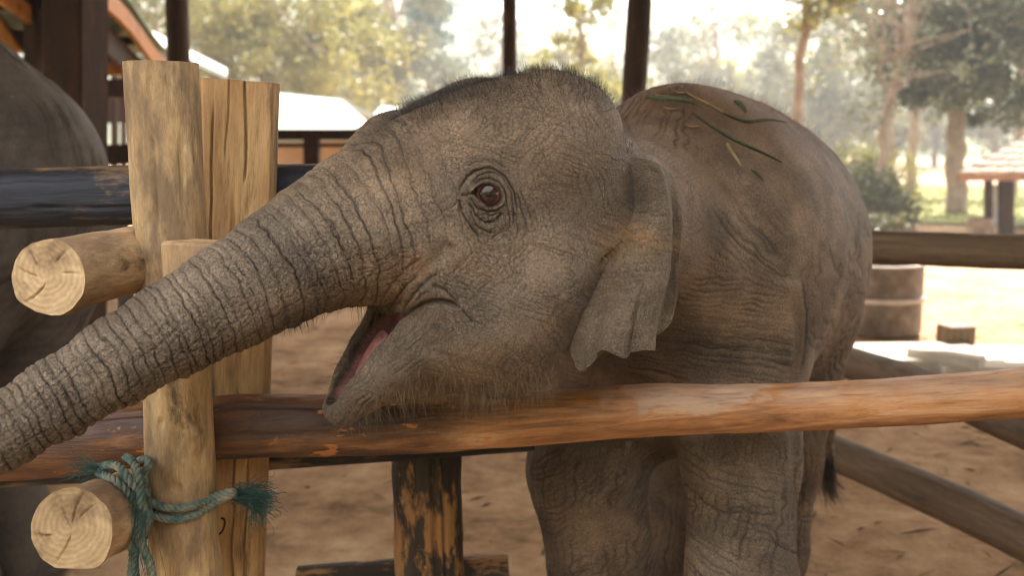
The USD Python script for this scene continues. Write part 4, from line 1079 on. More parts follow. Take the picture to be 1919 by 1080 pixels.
# stubs that point at the camera on the left
def stub(name, e, r0, f, r1, label, seed, **kw):
    e, f = np.array(e), np.array(f)
    f2 = f + (f - e) * 0.6
    return log(name, [e, f, f2], [r0, r1, r1], stub_wood, pale_end, label, "log", seed=seed, rough=0.05, toward=(0, 0, 1), step=0.006, seg=96, **kw)
e1 = W(92, 520, 1.27); f1 = W(250, 489, 1.49)
stub("log_stub", e1, rpx(72, e1), f1, rpx(62, f1), "short pale log with its sawn end facing the camera, above the elephant's trunk", 41, knots=[(0.012, 2.6, 0.016, 0.006), (0.02, 1.2, 0.02, 0.004)])
e2 = W(135, 992, 1.335); f2_ = W(225, 958, 1.50)
stub("log_stub", e2, rpx(76, e2), f2_, rpx(70, f2_), "pale log with a knotted sawn end facing the camera, below the trunk beside the rope", 43, knots=[(0.0, 1.0, 0.03, 0.006)], flat=(math.pi / 2, 0.050))
# squared block wedged against the round post
def chamfer_box(sx, sy, sz, c=0.004):
    from manifold3d import Manifold
    pts = np.array([[x * (sx / 2 - (c if i != 0 else 0)), y * (sy / 2 - (c if i != 1 else 0)), z * (sz / 2 - (c if i != 2 else 0))] for x in (-1, 1) for y in (-1, 1) for z in (-1, 1) for i in range(3)])
    return trimesh.convex.convex_hull(pts)
bk = thing("wood_block", "small squared block of pale wood wedged between the round post and the trunk", "block", loc=W(392, 494, 1.405), rotz=math.radians(-24))
put("timber", chamfer_box(0.125, 0.058, 0.062), stub_wood, bk)
# rails of the far sides of the pen
log("far_log_rail", [WY(1500, 456, 3.12), WY(1640, 462, 3.10), WY(1800, 469, 3.06), WY(2100, 474, 3.0)], [0.050, 0.051, 0.053, 0.055], grey_wood, dark_end, "thick brown log rail behind the rump, level with the elephant's flank", "rail", group=None, seed=51, rough=0.04, knots=[(0.46, 1.9, 0.02, 0.014)])
log("far_log_rail", [WY(1480, 640, 3.4), WY(1600, 683, 3.2), WY(1750, 730, 2.75), WY(1919, 803, 2.3), WY(2100, 880, 2.0)], [0.052, 0.052, 0.05, 0.048, 0.046], grey_wood, dark_end, "brown log rail that slants down behind the reddish rail at the right edge", "rail", seed=53, rough=0.04)
log("far_log_rail", [WY(1400, 790, 3.3), WY(1560, 848, 3.05), WY(1740, 925, 2.65), WY(1919, 1008, 2.35), WY(2150, 1120, 2.0)], [0.054, 0.055, 0.056, 0.056, 0.055], grey_wood, dark_end, "lowest brown log rail slanting across the bare soil at the lower right", "rail", seed=55, rough=0.04)

# ------------------------------------------------------------------ rope
def tube(path, r, seg=8, close=False):
    path = np.asarray(path, float); n = len(path)
    t = unit(np.gradient(path, axis=0))
    ref = np.where(np.abs(t[:, 2:3]) > 0.9, [[1.0, 0, 0]], [[0, 0, 1.0]])
    u = unit(np.cross(t, ref)); w = np.cross(t, u)
    for k in range(1, n):                                       # keep the frame from flipping
        u[k] = unit(u[k - 1] - (u[k - 1] @ t[k]) * t[k]); w[k] = np.cross(t[k], u[k])
    a = np.linspace(0, 2 * np.pi, seg, endpoint=False)
    rr = np.broadcast_to(np.asarray(r, float).reshape(-1, 1, 1) if np.ndim(r) else r, (n, 1, 1))
    v = path[:, None] + rr * (np.cos(a)[None, :, None] * u[:, None] + np.sin(a)[None, :, None] * w[:, None])
    i = (np.arange(n - 1)[:, None] * seg + np.arange(seg)).ravel(); j = (np.arange(n - 1)[:, None] * seg + (np.arange(seg) + 1) % seg).ravel()
    f = np.stack([i, j, j + seg, i + seg], 1)
    v = v.reshape(-1, 3)
    f3 = np.vstack([f[:, [0, 1, 2]], f[:, [0, 2, 3]]])
    caps = [[0, k + 1, k] for k in range(1, seg - 1)] + [[(n - 1) * seg, (n - 1) * seg + k, (n - 1) * seg + k + 1] for k in range(1, seg - 1)]
    return v, np.vstack([f3, caps])

def spline(pts, n):
    from scipy.interpolate import CubicSpline
    pts = np.asarray(pts, float)
    t = np.concatenate([[0], np.cumsum(np.linalg.norm(np.diff(pts, axis=0), axis=1))])
    return CubicSpline(t, pts)(np.linspace(0, t[-1], n))

def strands(path, r, turns_per_m=38, n_strands=3):
    """The strands of a laid rope around a path."""
    path = np.asarray(path); n = len(path)
    t = unit(np.gradient(path, axis=0)); s = np.concatenate([[0], np.cumsum(np.linalg.norm(np.diff(path, axis=0), axis=1))])
    u = unit(np.cross(t, [[0.3, 0.2, 0.93]]))
    for k in range(1, n):
        u[k] = unit(u[k - 1] - (u[k - 1] @ t[k]) * t[k])
    w = np.cross(t, u)
    for k in range(n_strands):
        ph = s * turns_per_m * 2 * np.pi + k * 2 * np.pi / n_strands
        yield tube(path + 0.52 * r * (np.cos(ph)[:, None] * u + np.sin(ph)[:, None] * w), 0.56 * r, 7)

rope = thing("rope", "frayed teal rope tied round the pale post and hanging down beside the lower log", "rope")
PC = WY(337, 940, 1.461)
def around(px, py, off=0.0):
    """A point on the surface of the round post, off metres proud of it."""
    p = WY(px, py, 1.461)
    dx = np.clip(p[0] - WY(330 + (py - 850) * 0.045, py, 1.461)[0], -0.062, 0.062)
    return np.array([p[0], 1.461 - math.sqrt(max(0.0, (0.052 + off) ** 2 - dx * dx)), p[2]])
R_ = 0.0061
lead = []
for pth in ([W(262, 862, 1.50), W(272, 885, 1.45), around(285, 905, R_), around(310, 919, R_), around(345, 928, R_), around(380, 929, R_), around(402, 926, R_), W(420, 925, 1.50), W(438, 926, 1.53)],
            [W(255, 885, 1.49), W(268, 908, 1.45), around(288, 928, R_), around(315, 941, R_), around(345, 948, R_), around(380, 947, R_), around(402, 940, R_), W(420, 934, 1.50), W(440, 930, 1.53)],
            [W(183, 885, 1.44), W(200, 893, 1.42), W(222, 905, 1.405), W(240, 922, 1.41), W(250, 945, 1.42), W(243, 965, 1.42), W(240, 990, 1.42), W(246, 1020, 1.42), W(252, 1060, 1.42), W(256, 1110, 1.42)],
            [W(178, 876, 1.46), W(205, 872, 1.43), W(225, 878, 1.41), W(243, 900, 1.40), W(262, 920, 1.41), W(280, 925, 1.42)],
            [W(236, 858, 1.47), W(250, 868, 1.43), W(258, 890, 1.41), W(262, 920, 1.405), W(268, 950, 1.41), W(274, 980, 1.42), W(264, 1005, 1.42), W(252, 1040, 1.415), W(244, 1090, 1.42)],
            [W(268, 960, 1.425), W(258, 985, 1.41), W(262, 1012, 1.41), W(274, 1040, 1.41), W(284, 1075, 1.42), W(290, 1110, 1.42)]):
    path = spline(pth, 120)
    lead.append(path)
    for sm in strands(path, R_):
        put("rope_strand", sm, rope_mat, rope, smooth=True)
rng = np.random.default_rng(77)
def fray(c, main, n, length, spread, w=0.0007, curl=0.006):
    k = 7
    d = unit(unit(np.asarray(main))[None] + rng.normal(0, spread, (n, 3)))
    L = length * rng.uniform(0.45, 1.1, n)
    t = np.linspace(0, 1, k)[None, :, None]
    base = np.asarray(c) + rng.normal(0, 0.006, (n, 3))
    p = base[:, None] + d[:, None] * (L[:, None, None] * t) + np.cumsum(rng.normal(0, curl, (n, k, 3)) * 0.5, 1) * t + np.array([0, 0, -0.35])[None, None] * (t ** 2) * L[:, None, None] * rng.uniform(0, 1, (n, 1, 1))
    return p, np.full((n, k), w) * rng.uniform(0.6, 1.2, (n, 1))
fr = [fray(W(440, 928, 1.53), (1.0, 0.1, 0.02), 210, 0.052, 0.22), fray(W(462, 930, 1.53), (0.8, -0.1, 0.0), 110, 0.042, 0.5), fray(W(480, 940, 1.54), (0.5, -0.1, -0.7), 90, 0.030, 0.5),
      fray(W(190, 880, 1.44), (-1.0, 0, 0.15), 120, 0.042, 0.35, w=0.0005), fray(W(262, 955, 1.405), (0.05, -0.1, -1.0), 45, 0.090, 0.10, curl=0.004, w=0.0005), fray(W(262, 900, 1.405), (0, -0.2, -1), 40, 0.06, 0.25, w=0.0005)]
hairs("frayed_fibres", rope, np.concatenate([p for p, _ in fr]), np.concatenate([w for _, w in fr]), hair_teal)
nail = thing("bent_wire", "rusty bent wire hook on the split post beside the rope's frayed end", "wire")
put("hook", tube(spline([W(405, 965, 1.55), W(404, 985, 1.55), W(410, 1002, 1.55), W(418, 993, 1.55), W(414, 972, 1.55)], 40), 0.0016, 6), dark_timber, nail, smooth=True)
# ------------------------------------------------------------------ buildings
def beam(a, b, w, h, up=(0, 0, 1)):
    """A square-edged timber from a to b, w wide and h high, with eased edges."""
    a, b = np.asarray(a, float), np.asarray(b, float)
    L = np.linalg.norm(b - a); z = (b - a) / L
    y = unit(np.asarray(up, float) - (np.asarray(up, float) @ z) * z); x = np.cross(y, z)
    m = chamfer_box(w, h, L, min(w, h) * 0.06)
    return trimesh.Trimesh((np.array(m.vertices) @ np.array([x, y, z])) + (a + b) / 2, m.faces, process=False)

def sheet_box(poly, thick):
    """A slab: polygon (n, 3) extruded down by thick."""
    p = np.asarray(poly, float); n = len(p)
    v = np.vstack([p, p - [0, 0, thick]])
    f = [[0, i, i + 1] for i in range(1, n - 1)] + [[n, n + i + 1, n + i] for i in range(1, n - 1)]
    for i in range(n):
        j = (i + 1) % n
        f += [[i, i + n, j + n], [i, j + n, j]]
    return v, np.array(f)

roof_tin = plain("dusty_roof_sheet", (0.30, 0.26, 0.20), rough=0.6, scale=3.0)
# the open roof that shades the pen; its posts stand behind the elephant
hall = thing("pen_shelter", "round brown roof posts standing behind the elephant's head and back", "shelter")
rx0, rx1, ry0, ry1, rz = -14.0, 15.0, 1.0, 9.6, 3.3
rslope = 0.17
put("roof", sheet_box([(-0.4, -12, rz + 1.2), (rx1, -12, rz + 1.2), (rx1, -4.8, rz), (-0.4, -4.8, rz)], 0.05), roof_tin, hall)  # added roof behind the camera, unseen, there to cut front light
put("roof", sheet_box([(rx0, -12, rz + 1.2), (-0.4, -12, rz + 1.2), (-0.4, -6.5, rz + 0.17), (rx0, -6.5, rz + 0.17)], 0.05), roof_tin, hall)  # left half of that added roof, set back to leave sky open
put("roof", sheet_box([(1.6, -4.8, rz + 0.02), (rx1, -4.8, rz + 0.02), (rx1, ry0, rz + 0.02), (1.6, ry0, rz + 0.02)], 0.04), roof_tin, hall)  # added unseen strip that closes off sky light from the right
put("roof", sheet_box([(rx0, ry0, rz), (rx1, ry0, rz), (rx1, ry1, rz + rslope * (ry1 - ry0)), (rx0, ry1, rz + rslope * (ry1 - ry0))], 0.05), roof_tin, hall)
put("roof", sheet_box([(-7.0, ry1, rz + rslope * (ry1 - ry0) + 0.06), (1.9, ry1, rz + rslope * (ry1 - ry0) + 0.06), (1.9, ry1 + 5.0, rz + rslope * (ry1 + 5 - ry0) + 0.06), (-7.0, ry1 + 5.0, rz + rslope * (ry1 + 5 - ry0) + 0.06)], 0.05), roof_tin, hall)  # unseen wing, shaped to keep the ground at the left shaded
for px0, px1, Y, w0 in ((955, 955, 6.6, 27), (1199, 1187, 4.55, 46), (331, 337, 5.6, 42)):
    top, bot = WY(px0, 0, Y), WY(px1, 190, Y)
    g0 = down_to(top, bot, -0.1); t1 = down_to(top, bot, rz + rslope * (Y - ry0) - 0.06)
    m = frame_of(g0, t1)
    r0 = rpx(w0 / 2, top)
    loc = (np.array([g0, (g0 + t1) / 2, t1]) - g0) @ m[:3, :3]
    sh, _, _ = log_mesh(loc, [r0 * 1.05, r0, r0 * 0.95], seg=32, step=0.03, rough=0.03, seed=int(px0), knots=[(1.6, -1.0, 0.03, 0.012), (1.35, 0.5, 0.04, 0.008)])
    v = sh[0] @ m[:3, :3].T + g0
    put("post", (v, sh[1]), red_pole, hall, smooth=True)

# timber hall at the far left
green_sheet = plain("green_roof_sheet", (0.13, 0.20, 0.155), rough=0.5, scale=2.0, vary=0.35)
th = thing("timber_hall", "open timber hall with curved orange roof edge and green sheeting, at the upper left", "building")
Y0 = 7.5
def wedge(px, py, Y): return WY(px, py, Y)
edge = spline([wedge(80, -140, 5.6), wedge(190, -8, 7.0), wedge(235, 35, 7.6), wedge(268, 80, 8.1), wedge(314, 130, 8.9)], 14)
for k in range(len(edge) - 1):
    a, b = edge[k], edge[k + 1]
    put("roof_edge_board", beam(a, b + (b - a) * 0.02, 0.04, 0.14, up=(0, 0, 1)), orange_timber, th)
    sl = np.array([-1.0, 0, 0])
    for q in range(6):                                          # sheets, each lapped over the next
        p0, p1 = a + sl * (q * 1.1 - 0.03), a + sl * ((q + 1) * 1.1)
        r0, r1 = b + sl * (q * 1.1 - 0.03), b + sl * ((q + 1) * 1.1)
        put("roof_panel", sheet_box([p1 + [0, 0, 0.17], p0 + [0, 0, 0.155], r0 + [0, 0, 0.155], r1 + [0, 0, 0.17]], 0.02), green_sheet, th)
for q in range(1, 9):
    off = np.array([-0.62 * q, 0, -0.03])
    for k in range(0, len(edge) - 2, 3):
        put("rafter", beam(edge[k] + off, edge[min(k + 3, len(edge) - 1)] + off, 0.05, 0.12), orange_timber, th)
for k in (1, 4, 7, 10, 13):
    put("purlin", beam(edge[k] + [-0.05, 0, 0.03], edge[k] + [-6.5, 0, 0.03], 0.05, 0.06), dark_timber, th)
put("soffit_board", beam(edge[5] + [-0.10, 0, -0.16], edge[13] + [-0.10, 0, -0.16], 0.03, 0.20), dark_timber, th)
for px, py0, py1, Y, w, mm in ((142, -60, 420, 4.9, 84, dark_timber), (66, -60, 420, 7.4, 30, red_pole), (190, -20, 420, 9.5, 14, dark_timber), (215, 100, 420, 12.5, 10, dark_timber), (20, -60, 420, 11.0, 18, dark_timber), (232, 100, 420, 16, 9, dark_timber)):
    top, bot = WY(px, py0, Y), WY(px, py1, Y); g0 = down_to(top, bot, -0.1)
    ww = rpx(w, WY(px, 200, Y))
    put("post", beam(g0, top, ww, ww, up=(0.25, 1, 0)), mm, th)
for a, b, w, h, mm in ((WY(-120, 60, 7.6), WY(205, 95, 7.6), 0.08, 0.16, dark_timber), (WY(-120, 130, 8.4), WY(232, 122, 8.4), 0.08, 0.16, orange_timber), (WY(-60, 175, 11), WY(245, 165, 11), 0.1, 0.2, dark_timber),
                       (WY(-40, -10, 7.4), WY(30, 100, 7.4), 0.06, 0.10, orange_timber), (WY(60, 20, 8), WY(100, 95, 8), 0.06, 0.10, orange_timber), (WY(206, 55, 8.3), WY(238, 120, 8.3), 0.05, 0.09, orange_timber),
                       (WY(-40, 215, 14), WY(250, 205, 14), 0.1, 0.35, dark_timber), (WY(150, 292, 9), WY(250, 288, 9), 0.12, 0.18, dark_timber), (WY(-10, 40, 9), WY(30, 130, 9), 0.06, 0.1, orange_timber)):
    put("brace", beam(a, b, w, h), mm, th)
# pale-roofed house left of centre with its verandah railing
white_roof = plain("pale_fibre_cement_roof", (0.34, 0.37, 0.335), rough=0.6, vary=0.12, scale=0.8)
clay = plain("clay_plaster", (0.42, 0.27, 0.16), rough=0.9, vary=0.2, scale=1.5)
hs = thing("pale_roof_house", "low house with a pale sheet roof seen above the dark railing, behind the posts", "house")
Yh = 13.0
A, B, C_, D = WY(430, 258, Yh), WY(715, 250, Yh), WY(640, 186, Yh + 3), WY(500, 172, Yh + 3)
put("roof", sheet_box([A, B, C_, D], 0.08), white_roof, hs)
put("gable_roof", sheet_box([D + [0, 0.02, 0.02], C_ + [0, 0.02, 0.02], C_ + [1.6, 3.0, -0.9], D + [-1.0, 3.0, -0.9]], 0.08), white_roof, hs)
put("roof", sheet_box([WY(690, 225, 17), WY(830, 238, 17), WY(790, 205, 19), WY(715, 198, 19)], 0.08), white_roof, hs)
put("wall", chamfer_box(3.2, 0.15, 1.5).apply_translation(WY(560, 300, Yh + 1.0)[:3] * [1, 1, 0] + [0.2, 0, 0.75]), clay, hs)
put("ridge_roof", sheet_box([WY(262, 66, 19), WY(425, 140, 19), WY(425, 128, 22), WY(270, 50, 22)], 0.08), white_roof, hs)
rl = thing("verandah_railing", "dark timber railing with posts in front of the pale-roofed house", "railing")
for py, hh in ((252, 0.10), (272, 0.035)):
    put("rail", beam(WY(440, py, 9.4), WY(760, py, 9.4), 0.06, hh), dark_timber, rl)
for px in (470, 585, 700):
    top, bot = WY(px, 246, 9.4), WY(px, 400, 9.4)
    put("post", beam(down_to(top, bot, -0.1), top, 0.14, 0.14, up=(0, 1, 0)), dark_timber, rl)

# shelter at the right with a shingled hip roof
shingle = plain("weathered_shingle", (0.21, 0.155, 0.115), rough=0.85, vary=0.35, scale=9.0, bump=0.4)
fascia = plain("red_fascia_board", (0.20, 0.10, 0.06), rough=0.6)
sh_ = thing("garden_shelter", "small open shelter with a hipped shingle roof and orange eaves, at the right edge", "shelter")
Ys = 13.5
eL, eR = WY(1795, 326, Ys), WY(2160, 326, Ys)
apex = WY(1990, 222, Ys + 1.6)
eLb, eRb = eL + [1.6, 3.0, 0], eR + [1.6, 3.0, 0]
rows = 9
for side, (p, q) in enumerate(((eL, eR), (eLb, eL), (eR, eRb), (eRb, eLb))):
    for k in range(rows):
        t0, t1 = k / rows, (k + 1.25) / rows
        a0, b0 = p + (apex - p) * t0, q + (apex - q) * t0
        a1, b1 = p + (apex - p) * min(t1, 1), q + (apex - q) * min(t1, 1)
        n = max(2, int(np.linalg.norm(b0 - a0) / 0.22)) if side < 2 else 1
        out = unit(np.cross(b0 - a0, apex - a0)); out = out if out[2] > 0 else -out
        for j in range(n):
            w0, w1 = j / n + 0.004, (j + 1) / n - 0.004
            lift = out * (0.035 + 0.012 * ((j * 7 + k * 3) % 4) / 3)
            quad = np.array([a0 + (b0 - a0) * w0 + lift, a0 + (b0 - a0) * w1 + lift, a1 + (b1 - a1) * w1 + out * 0.012, a1 + (b1 - a1) * w0 + out * 0.012])
            put("shingle", sheet_box(quad, 0.02), shingle, sh_)
for p, q in ((eL, eR), (eLb, eL), (eR, eRb)):
    put("fascia", beam(p - [0, 0, 0.04], q - [0, 0, 0.04], 0.04, 0.10), fascia, sh_)
for px, w in ((1852, 12), (1885, 22), (2100, 20)):
    top, bot = WY(px, 335, Ys + 0.5), WY(px, 438, Ys + 0.5)
    ww = rpx(w, top)
    put("post", beam(down_to(top, bot, -0.05), top, ww, ww, up=(0, 1, 0)), red_pole, sh_)
ps = plain("pale_panel", (0.52, 0.54, 0.55), rough=0.6)
put("side_panel", beam(WY(1866, 345, Ys + 1.2), WY(1866, 425, Ys + 1.2), 0.18, 0.02, up=(0, 1, 0)), ps, sh_)

# ------------------------------------------------------------------ things on the sunlit yard
drum_mat = M("rusty_drum_steel", {"tc": ("texture_coordinate", {}), "n": ("noise_texture", {"scale": 7.0, "detail": 8.0, "roughness": 0.7}), "r": ("rgb_ramp", {"ramp": [(0.3, (0.055, 0.036, 0.026)), (0.5, (0.13, 0.095, 0.072)), (0.7, (0.26, 0.20, 0.16))]}),
    "b": ("bump", {"strength": 0.4, "distance": 0.01}), "p": ("principled_bsdf", {"roughness": 0.6, "specular_ior_level": 0.4})}, [("tc.object", "n.vector"), ("n.fac", "r.fac"), ("r.color", "p.base_color"), ("n.fac", "b.height"), ("b.normal", "p.normal")])
pale_band = plain("chalky_ring", (0.46, 0.40, 0.36), rough=0.8, scale=12)
dc = WY(1668, 640, 6.7); dr = 0.31
dh = WY(1690, 508, 6.7)[2] - dc[2]
dm = thing("drum", "rusty ribbed steel drum standing in the sunlit yard behind the rump", "drum", loc=(dc[0], dc[1] + dr, 0.0))
def lathe(prof, seg=48):
    prof = np.asarray(prof, float); n = len(prof); a = np.linspace(0, 2 * np.pi, seg, endpoint=False)
    v = np.stack([prof[:, 0:1] * np.cos(a), prof[:, 0:1] * np.sin(a), np.repeat(prof[:, 1:2], seg, 1)], -1).reshape(-1, 3)
    i = (np.arange(n - 1)[:, None] * seg + np.arange(seg)).ravel(); j = (np.arange(n - 1)[:, None] * seg + (np.arange(seg) + 1) % seg).ravel()
    return v, np.stack([i, j, j + seg, i + seg], 1)
put("body", lathe([(dr, 0), (dr, dh * 0.44), (dr + 0.012, dh * 0.46), (dr + 0.012, dh * 0.54), (dr, dh * 0.56), (dr, dh * 0.97), (dr - 0.02, dh * 0.97), (dr - 0.02, dh * 0.55), (0.001, dh * 0.55)]), drum_mat, dm, smooth=35)
put("rim", lathe([(dr - 0.024, dh * 0.972), (dr - 0.024, dh), (dr + 0.008, dh), (dr + 0.008, dh * 0.972)]), pale_band, dm, smooth=35)
put("rib", lathe([(dr + 0.013, dh * 0.462), (dr + 0.022, dh * 0.48), (dr + 0.022, dh * 0.52), (dr + 0.013, dh * 0.538)]), pale_band, dm, smooth=35)
conc = plain("bleached_concrete", (0.50, 0.46, 0.40), rough=0.9, vary=0.15, scale=5)
def slab(name, px, py, Y, size, rz, label, cat, mat):
    p = WY(px, py, Y)
    t = thing(name, label, cat, loc=(p[0], p[1], 0.0), rotz=rz)
    put("block", chamfer_box(*size, 0.006).apply_translation([0, 0, size[2] / 2 - 0.01]), mat, t)
    return t
slab("concrete_slab", 1690, 668, 6.0, (1.0, 0.55, 0.06), 0.05, "flat pale concrete slab lying on the ground in front of the drum", "slab", conc)
slab("timber_offcut", 1772, 662, 5.75, (0.12, 0.42, 0.11), 0.75, "pale squared timber offcut lying slantwise beside the drum", "timber", conc)
slab("stone_block", 1790, 640, 6.35, (0.18, 0.16, 0.16), 0.2, "small grey stone block behind the slanting timber offcut", "block", grey_wood)
slab("paving_slab", 1880, 690, 5.9, (0.9, 0.7, 0.05), -0.1, "wide pale paving slab on the yard at the right edge of the picture", "slab", conc)
bucket = thing("dark_bin", "small dark bin standing beside the shelter's post", "bin", loc=WY(1836, 430, 13.2) * [1, 1, 0])
put("body", lathe([(0.001, 0.0), (0.13, 0.0), (0.16, 0.33), (0.15, 0.33), (0.13, 0.05)], 24), drum_mat, bucket, smooth=35)

# ------------------------------------------------------------------ trees
bark = plain("grey_brown_bark", (0.20, 0.145, 0.10), rough=0.9, vary=0.35, scale=5.0, bump=0.5)
leaf_yellow = leaf_mat("yellow_green_leaves", (0.10, 0.10, 0.028), (0.31, 0.28, 0.085), 0.42)
leaf_green = leaf_mat("dusty_green_leaves", (0.035, 0.043, 0.016), (0.135, 0.13, 0.062), 0.3)
leaf_grey = leaf_mat("grey_green_leaves", (0.07, 0.08, 0.045), (0.20, 0.195, 0.115), 0.35)
leaf_blue = leaf_mat("blue_green_needles", (0.025, 0.065, 0.045), (0.07, 0.13, 0.09), 0.25)

def leaves(clumps, per, size, spread, seed, flat=0.5):
    """Leaf-sized faces gathered in clumps. clumps (n, 4): centre and radius."""
    rg = np.random.default_rng(seed)
    c = np.repeat(clumps, per, 0)
    d = unit(rg.normal(size=(len(c), 3))) * (rg.uniform(0, 1, (len(c), 1)) ** 0.45) * c[:, 3:4]
    d[:, 2] *= spread
    p = c[:, :3] + d
    u = unit(rg.normal(size=(len(c), 3))); w = unit(np.cross(u, rg.normal(size=(len(c), 3))))
    s = size * rg.uniform(0.5, 1.25, (len(c), 1))
    v = np.stack([p - u * s, p + w * s * 0.45, p + u * s, p - w * s * 0.45], 1).reshape(-1, 3)
    return v, np.arange(len(v)).reshape(-1, 4)

def limb_tubes(base, top, r0, r1, seed, n=26, bend=0.05):
    rg = np.random.default_rng(seed)
    t = np.linspace(0, 1, n)[:, None]
    L = np.linalg.norm(np.asarray(top) - base)
    off = np.cumsum(rg.normal(0, 1, (n, 3)), 0); off = (off - t * off[-1]) * bend * L / n ** 0.5 * [1, 1, 0.2]
    return tube(np.asarray(base) * (1 - t) + np.asarray(top) * t + off, r0 + (r1 - r0) * t[:, 0], 10)

def tree(name, base, height, crown, trunk_r, leafmat, label, seed, clumps=46, per=70, size=0.12, crad=0.55, trunk_top=0.75, limbs=9, group=None, spread=0.75, cat="tree", lean=(0, 0)):
    """crown: list of (dx, dy, z, rx, ry, rz) ellipsoids that the leaf clumps fill."""
    rg = np.random.default_rng(seed)
    t = thing(name, label, cat, group, loc=base)
    top = np.array([lean[0], lean[1], height * trunk_top])
    parts = [limb_tubes(np.array([0, 0, -0.1]), top, trunk_r, trunk_r * 0.35, seed, bend=0.04)]
    cl = []
    for k in range(clumps):
        e = crown[k % len(crown)]
        d = unit(rg.normal(size=3)) * rg.uniform(0.35, 1.0) ** 0.5
        c = np.array(e[:3]) + d * e[3:]
        cl.append([*c, crad * rg.uniform(0.5, 1.25)])
    cl = np.array(cl)
    for k in range(limbs):
        a = rg.uniform(0.35, 0.95); st = top * a
        e = cl[rg.integers(len(cl))]
        parts.append(limb_tubes(st, e[:3], trunk_r * 0.32 * (1.2 - a * 0.6), trunk_r * 0.06, seed + k + 1, bend=0.12))
    off, vs, fs = 0, [], []
    for v, f in parts:
        vs.append(v); fs.append(f + off); off += len(v)
    put("trunk", (np.vstack(vs), np.vstack(fs)), bark, t, smooth=True)
    if leafmat is not None:
        put("crown", leaves(cl, per, size, spread, seed), leafmat, t)
    return t

def at(px, Y):
    p = WY(px, 300, Y)
    return (p[0], p[1], 0.0)

TG = "trees beyond the yard"
tree("feathery_tree", at(430, 27), 11, [(0, 0, 6.0, 3.4, 2.5, 2.6), (-1.2, 0, 4.2, 2.6, 2.2, 2.0), (1.6, 0, 4.0, 2.3, 2.0, 2.0)], 0.22, leaf_yellow, "broad yellow-green feathery tree directly behind the two pale posts", 101, clumps=120, per=110, size=0.11, crad=0.75)
tree("feathery_tree", at(590, 31), 11, [(0, 0, 6.2, 2.3, 2.2, 2.8), (0.8, 0, 3.6, 2.0, 2, 2.0)], 0.2, leaf_yellow, "yellow-green tree whose crown drops to the pale house roof", 102, clumps=90, per=110, size=0.12, crad=0.75)
tree("feathery_tree", at(300, 34), 12, [(0, 0, 6.0, 3.0, 2.5, 3.2)], 0.22, leaf_grey, "greyish tree seen between the timber hall and the brown roof post", 103, clumps=80, per=110, size=0.13, crad=0.85)
tree("tall_tree", at(730, 40), 15, [(0, 0, 7.5, 2.7, 2.5, 4.2), (0.5, 0, 3.4, 2.4, 2.3, 2.4)], 0.28, leaf_grey, "tall pale grey-green tree with bare forked limbs left of the elephant's brow", 104, clumps=110, per=95, size=0.14, crad=0.85, limbs=18)
tree("conifer", at(812, 46), 13, [(0, 0, 4.0, 1.5, 1.5, 3.0), (0, 0, 7.5, 0.9, 0.9, 2.6)], 0.22, leaf_blue, "dark blue-green conifer left of the thin roof post", 105, clumps=80, per=110, size=0.14, crad=0.7)
tree("tall_tree", at(690, 60), 14, [(0, 0, 5.0, 3.0, 3, 4.0)], 0.25, leaf_grey, "hazy tree low behind the pale house roof", 106, clumps=70, per=90, size=0.18, crad=1.0)
tree("young_tree", at(1075, 19), 6.5, [(-0.1, 0, 2.6, 0.75, 0.7, 0.8), (0.15, 0, 4.2, 0.7, 0.7, 0.9)], 0.07, leaf_yellow, "slender yellow-green tree behind the crown of the young elephant's head", 107, clumps=46, per=60, size=0.075, crad=0.32, limbs=14)
tree("young_tree", at(1140, 26), 5, [(0, 0, 2.2, 1.8, 0.9, 0.8)], 0.08, leaf_yellow, "low pale yellow tree behind the neck, beside the thick roof post", 108, clumps=46, per=60, size=0.09, crad=0.45)
# overhanging boughs to the right of the thick post
t_ = tree("overhanging_tree", at(1503, 14.5), 8.5, [(-1.25, 0, 3.95, 0.9, 0.6, 0.35), (0.1, 0, 3.7, 0.55, 0.5, 0.9), (-0.5, 0, 4.6, 1.3, 0.8, 0.5), (0.5, 0, 4.0, 0.7, 0.5, 0.6)], 0.085, leaf_yellow, "slim straight tree with yellow leaves and hanging boughs above the elephant's back", 109, clumps=90, per=60, size=0.07, crad=0.34, limbs=16, trunk_top=0.95)
tree("bare_tree", at(1640, 17.5), 7, [(0.3, 0, 3.2, 2.0, 1.0, 1.6)], 0.10, leaf_grey, "half-bare tree with pale slanting branches right of the slim yellow tree", 110, clumps=44, per=26, size=0.08, crad=0.42, limbs=30, lean=(0.8, 0.3))
tree("shade_tree", at(1800, 19), 8.5, [(0.3, 0, 4.0, 1.75, 1.8, 1.5), (0.9, 0, 2.6, 1.5, 1.5, 1.0), (-0.6, 0, 3.0, 1.1, 1.2, 1.1), (1.2, 0, 4.6, 1.6, 1.6, 1.4)], 0.2, leaf_green, "big dense dark green tree above the shingled shelter at the right", 111, clumps=170, per=130, size=0.095, crad=0.48, limbs=14)
for k, (px, Y, h) in enumerate(((1672, 24, 6.5), (1712, 27, 6.5), (1900, 26, 7.0))):
    tree("park_tree", at(px, Y), h, [(0, 0, 4.6, 1.5, 1.2, 1.3)], 0.16, leaf_grey, ("pale-trunked tree on the lawn's far edge, nearest to the round bush", "second pale-trunked tree, between the bush's tree and the dense green tree", "pale tree behind the shingled shelter's roof")[k], 120 + k, clumps=40, per=70, size=0.11, crad=0.55, trunk_top=0.8)
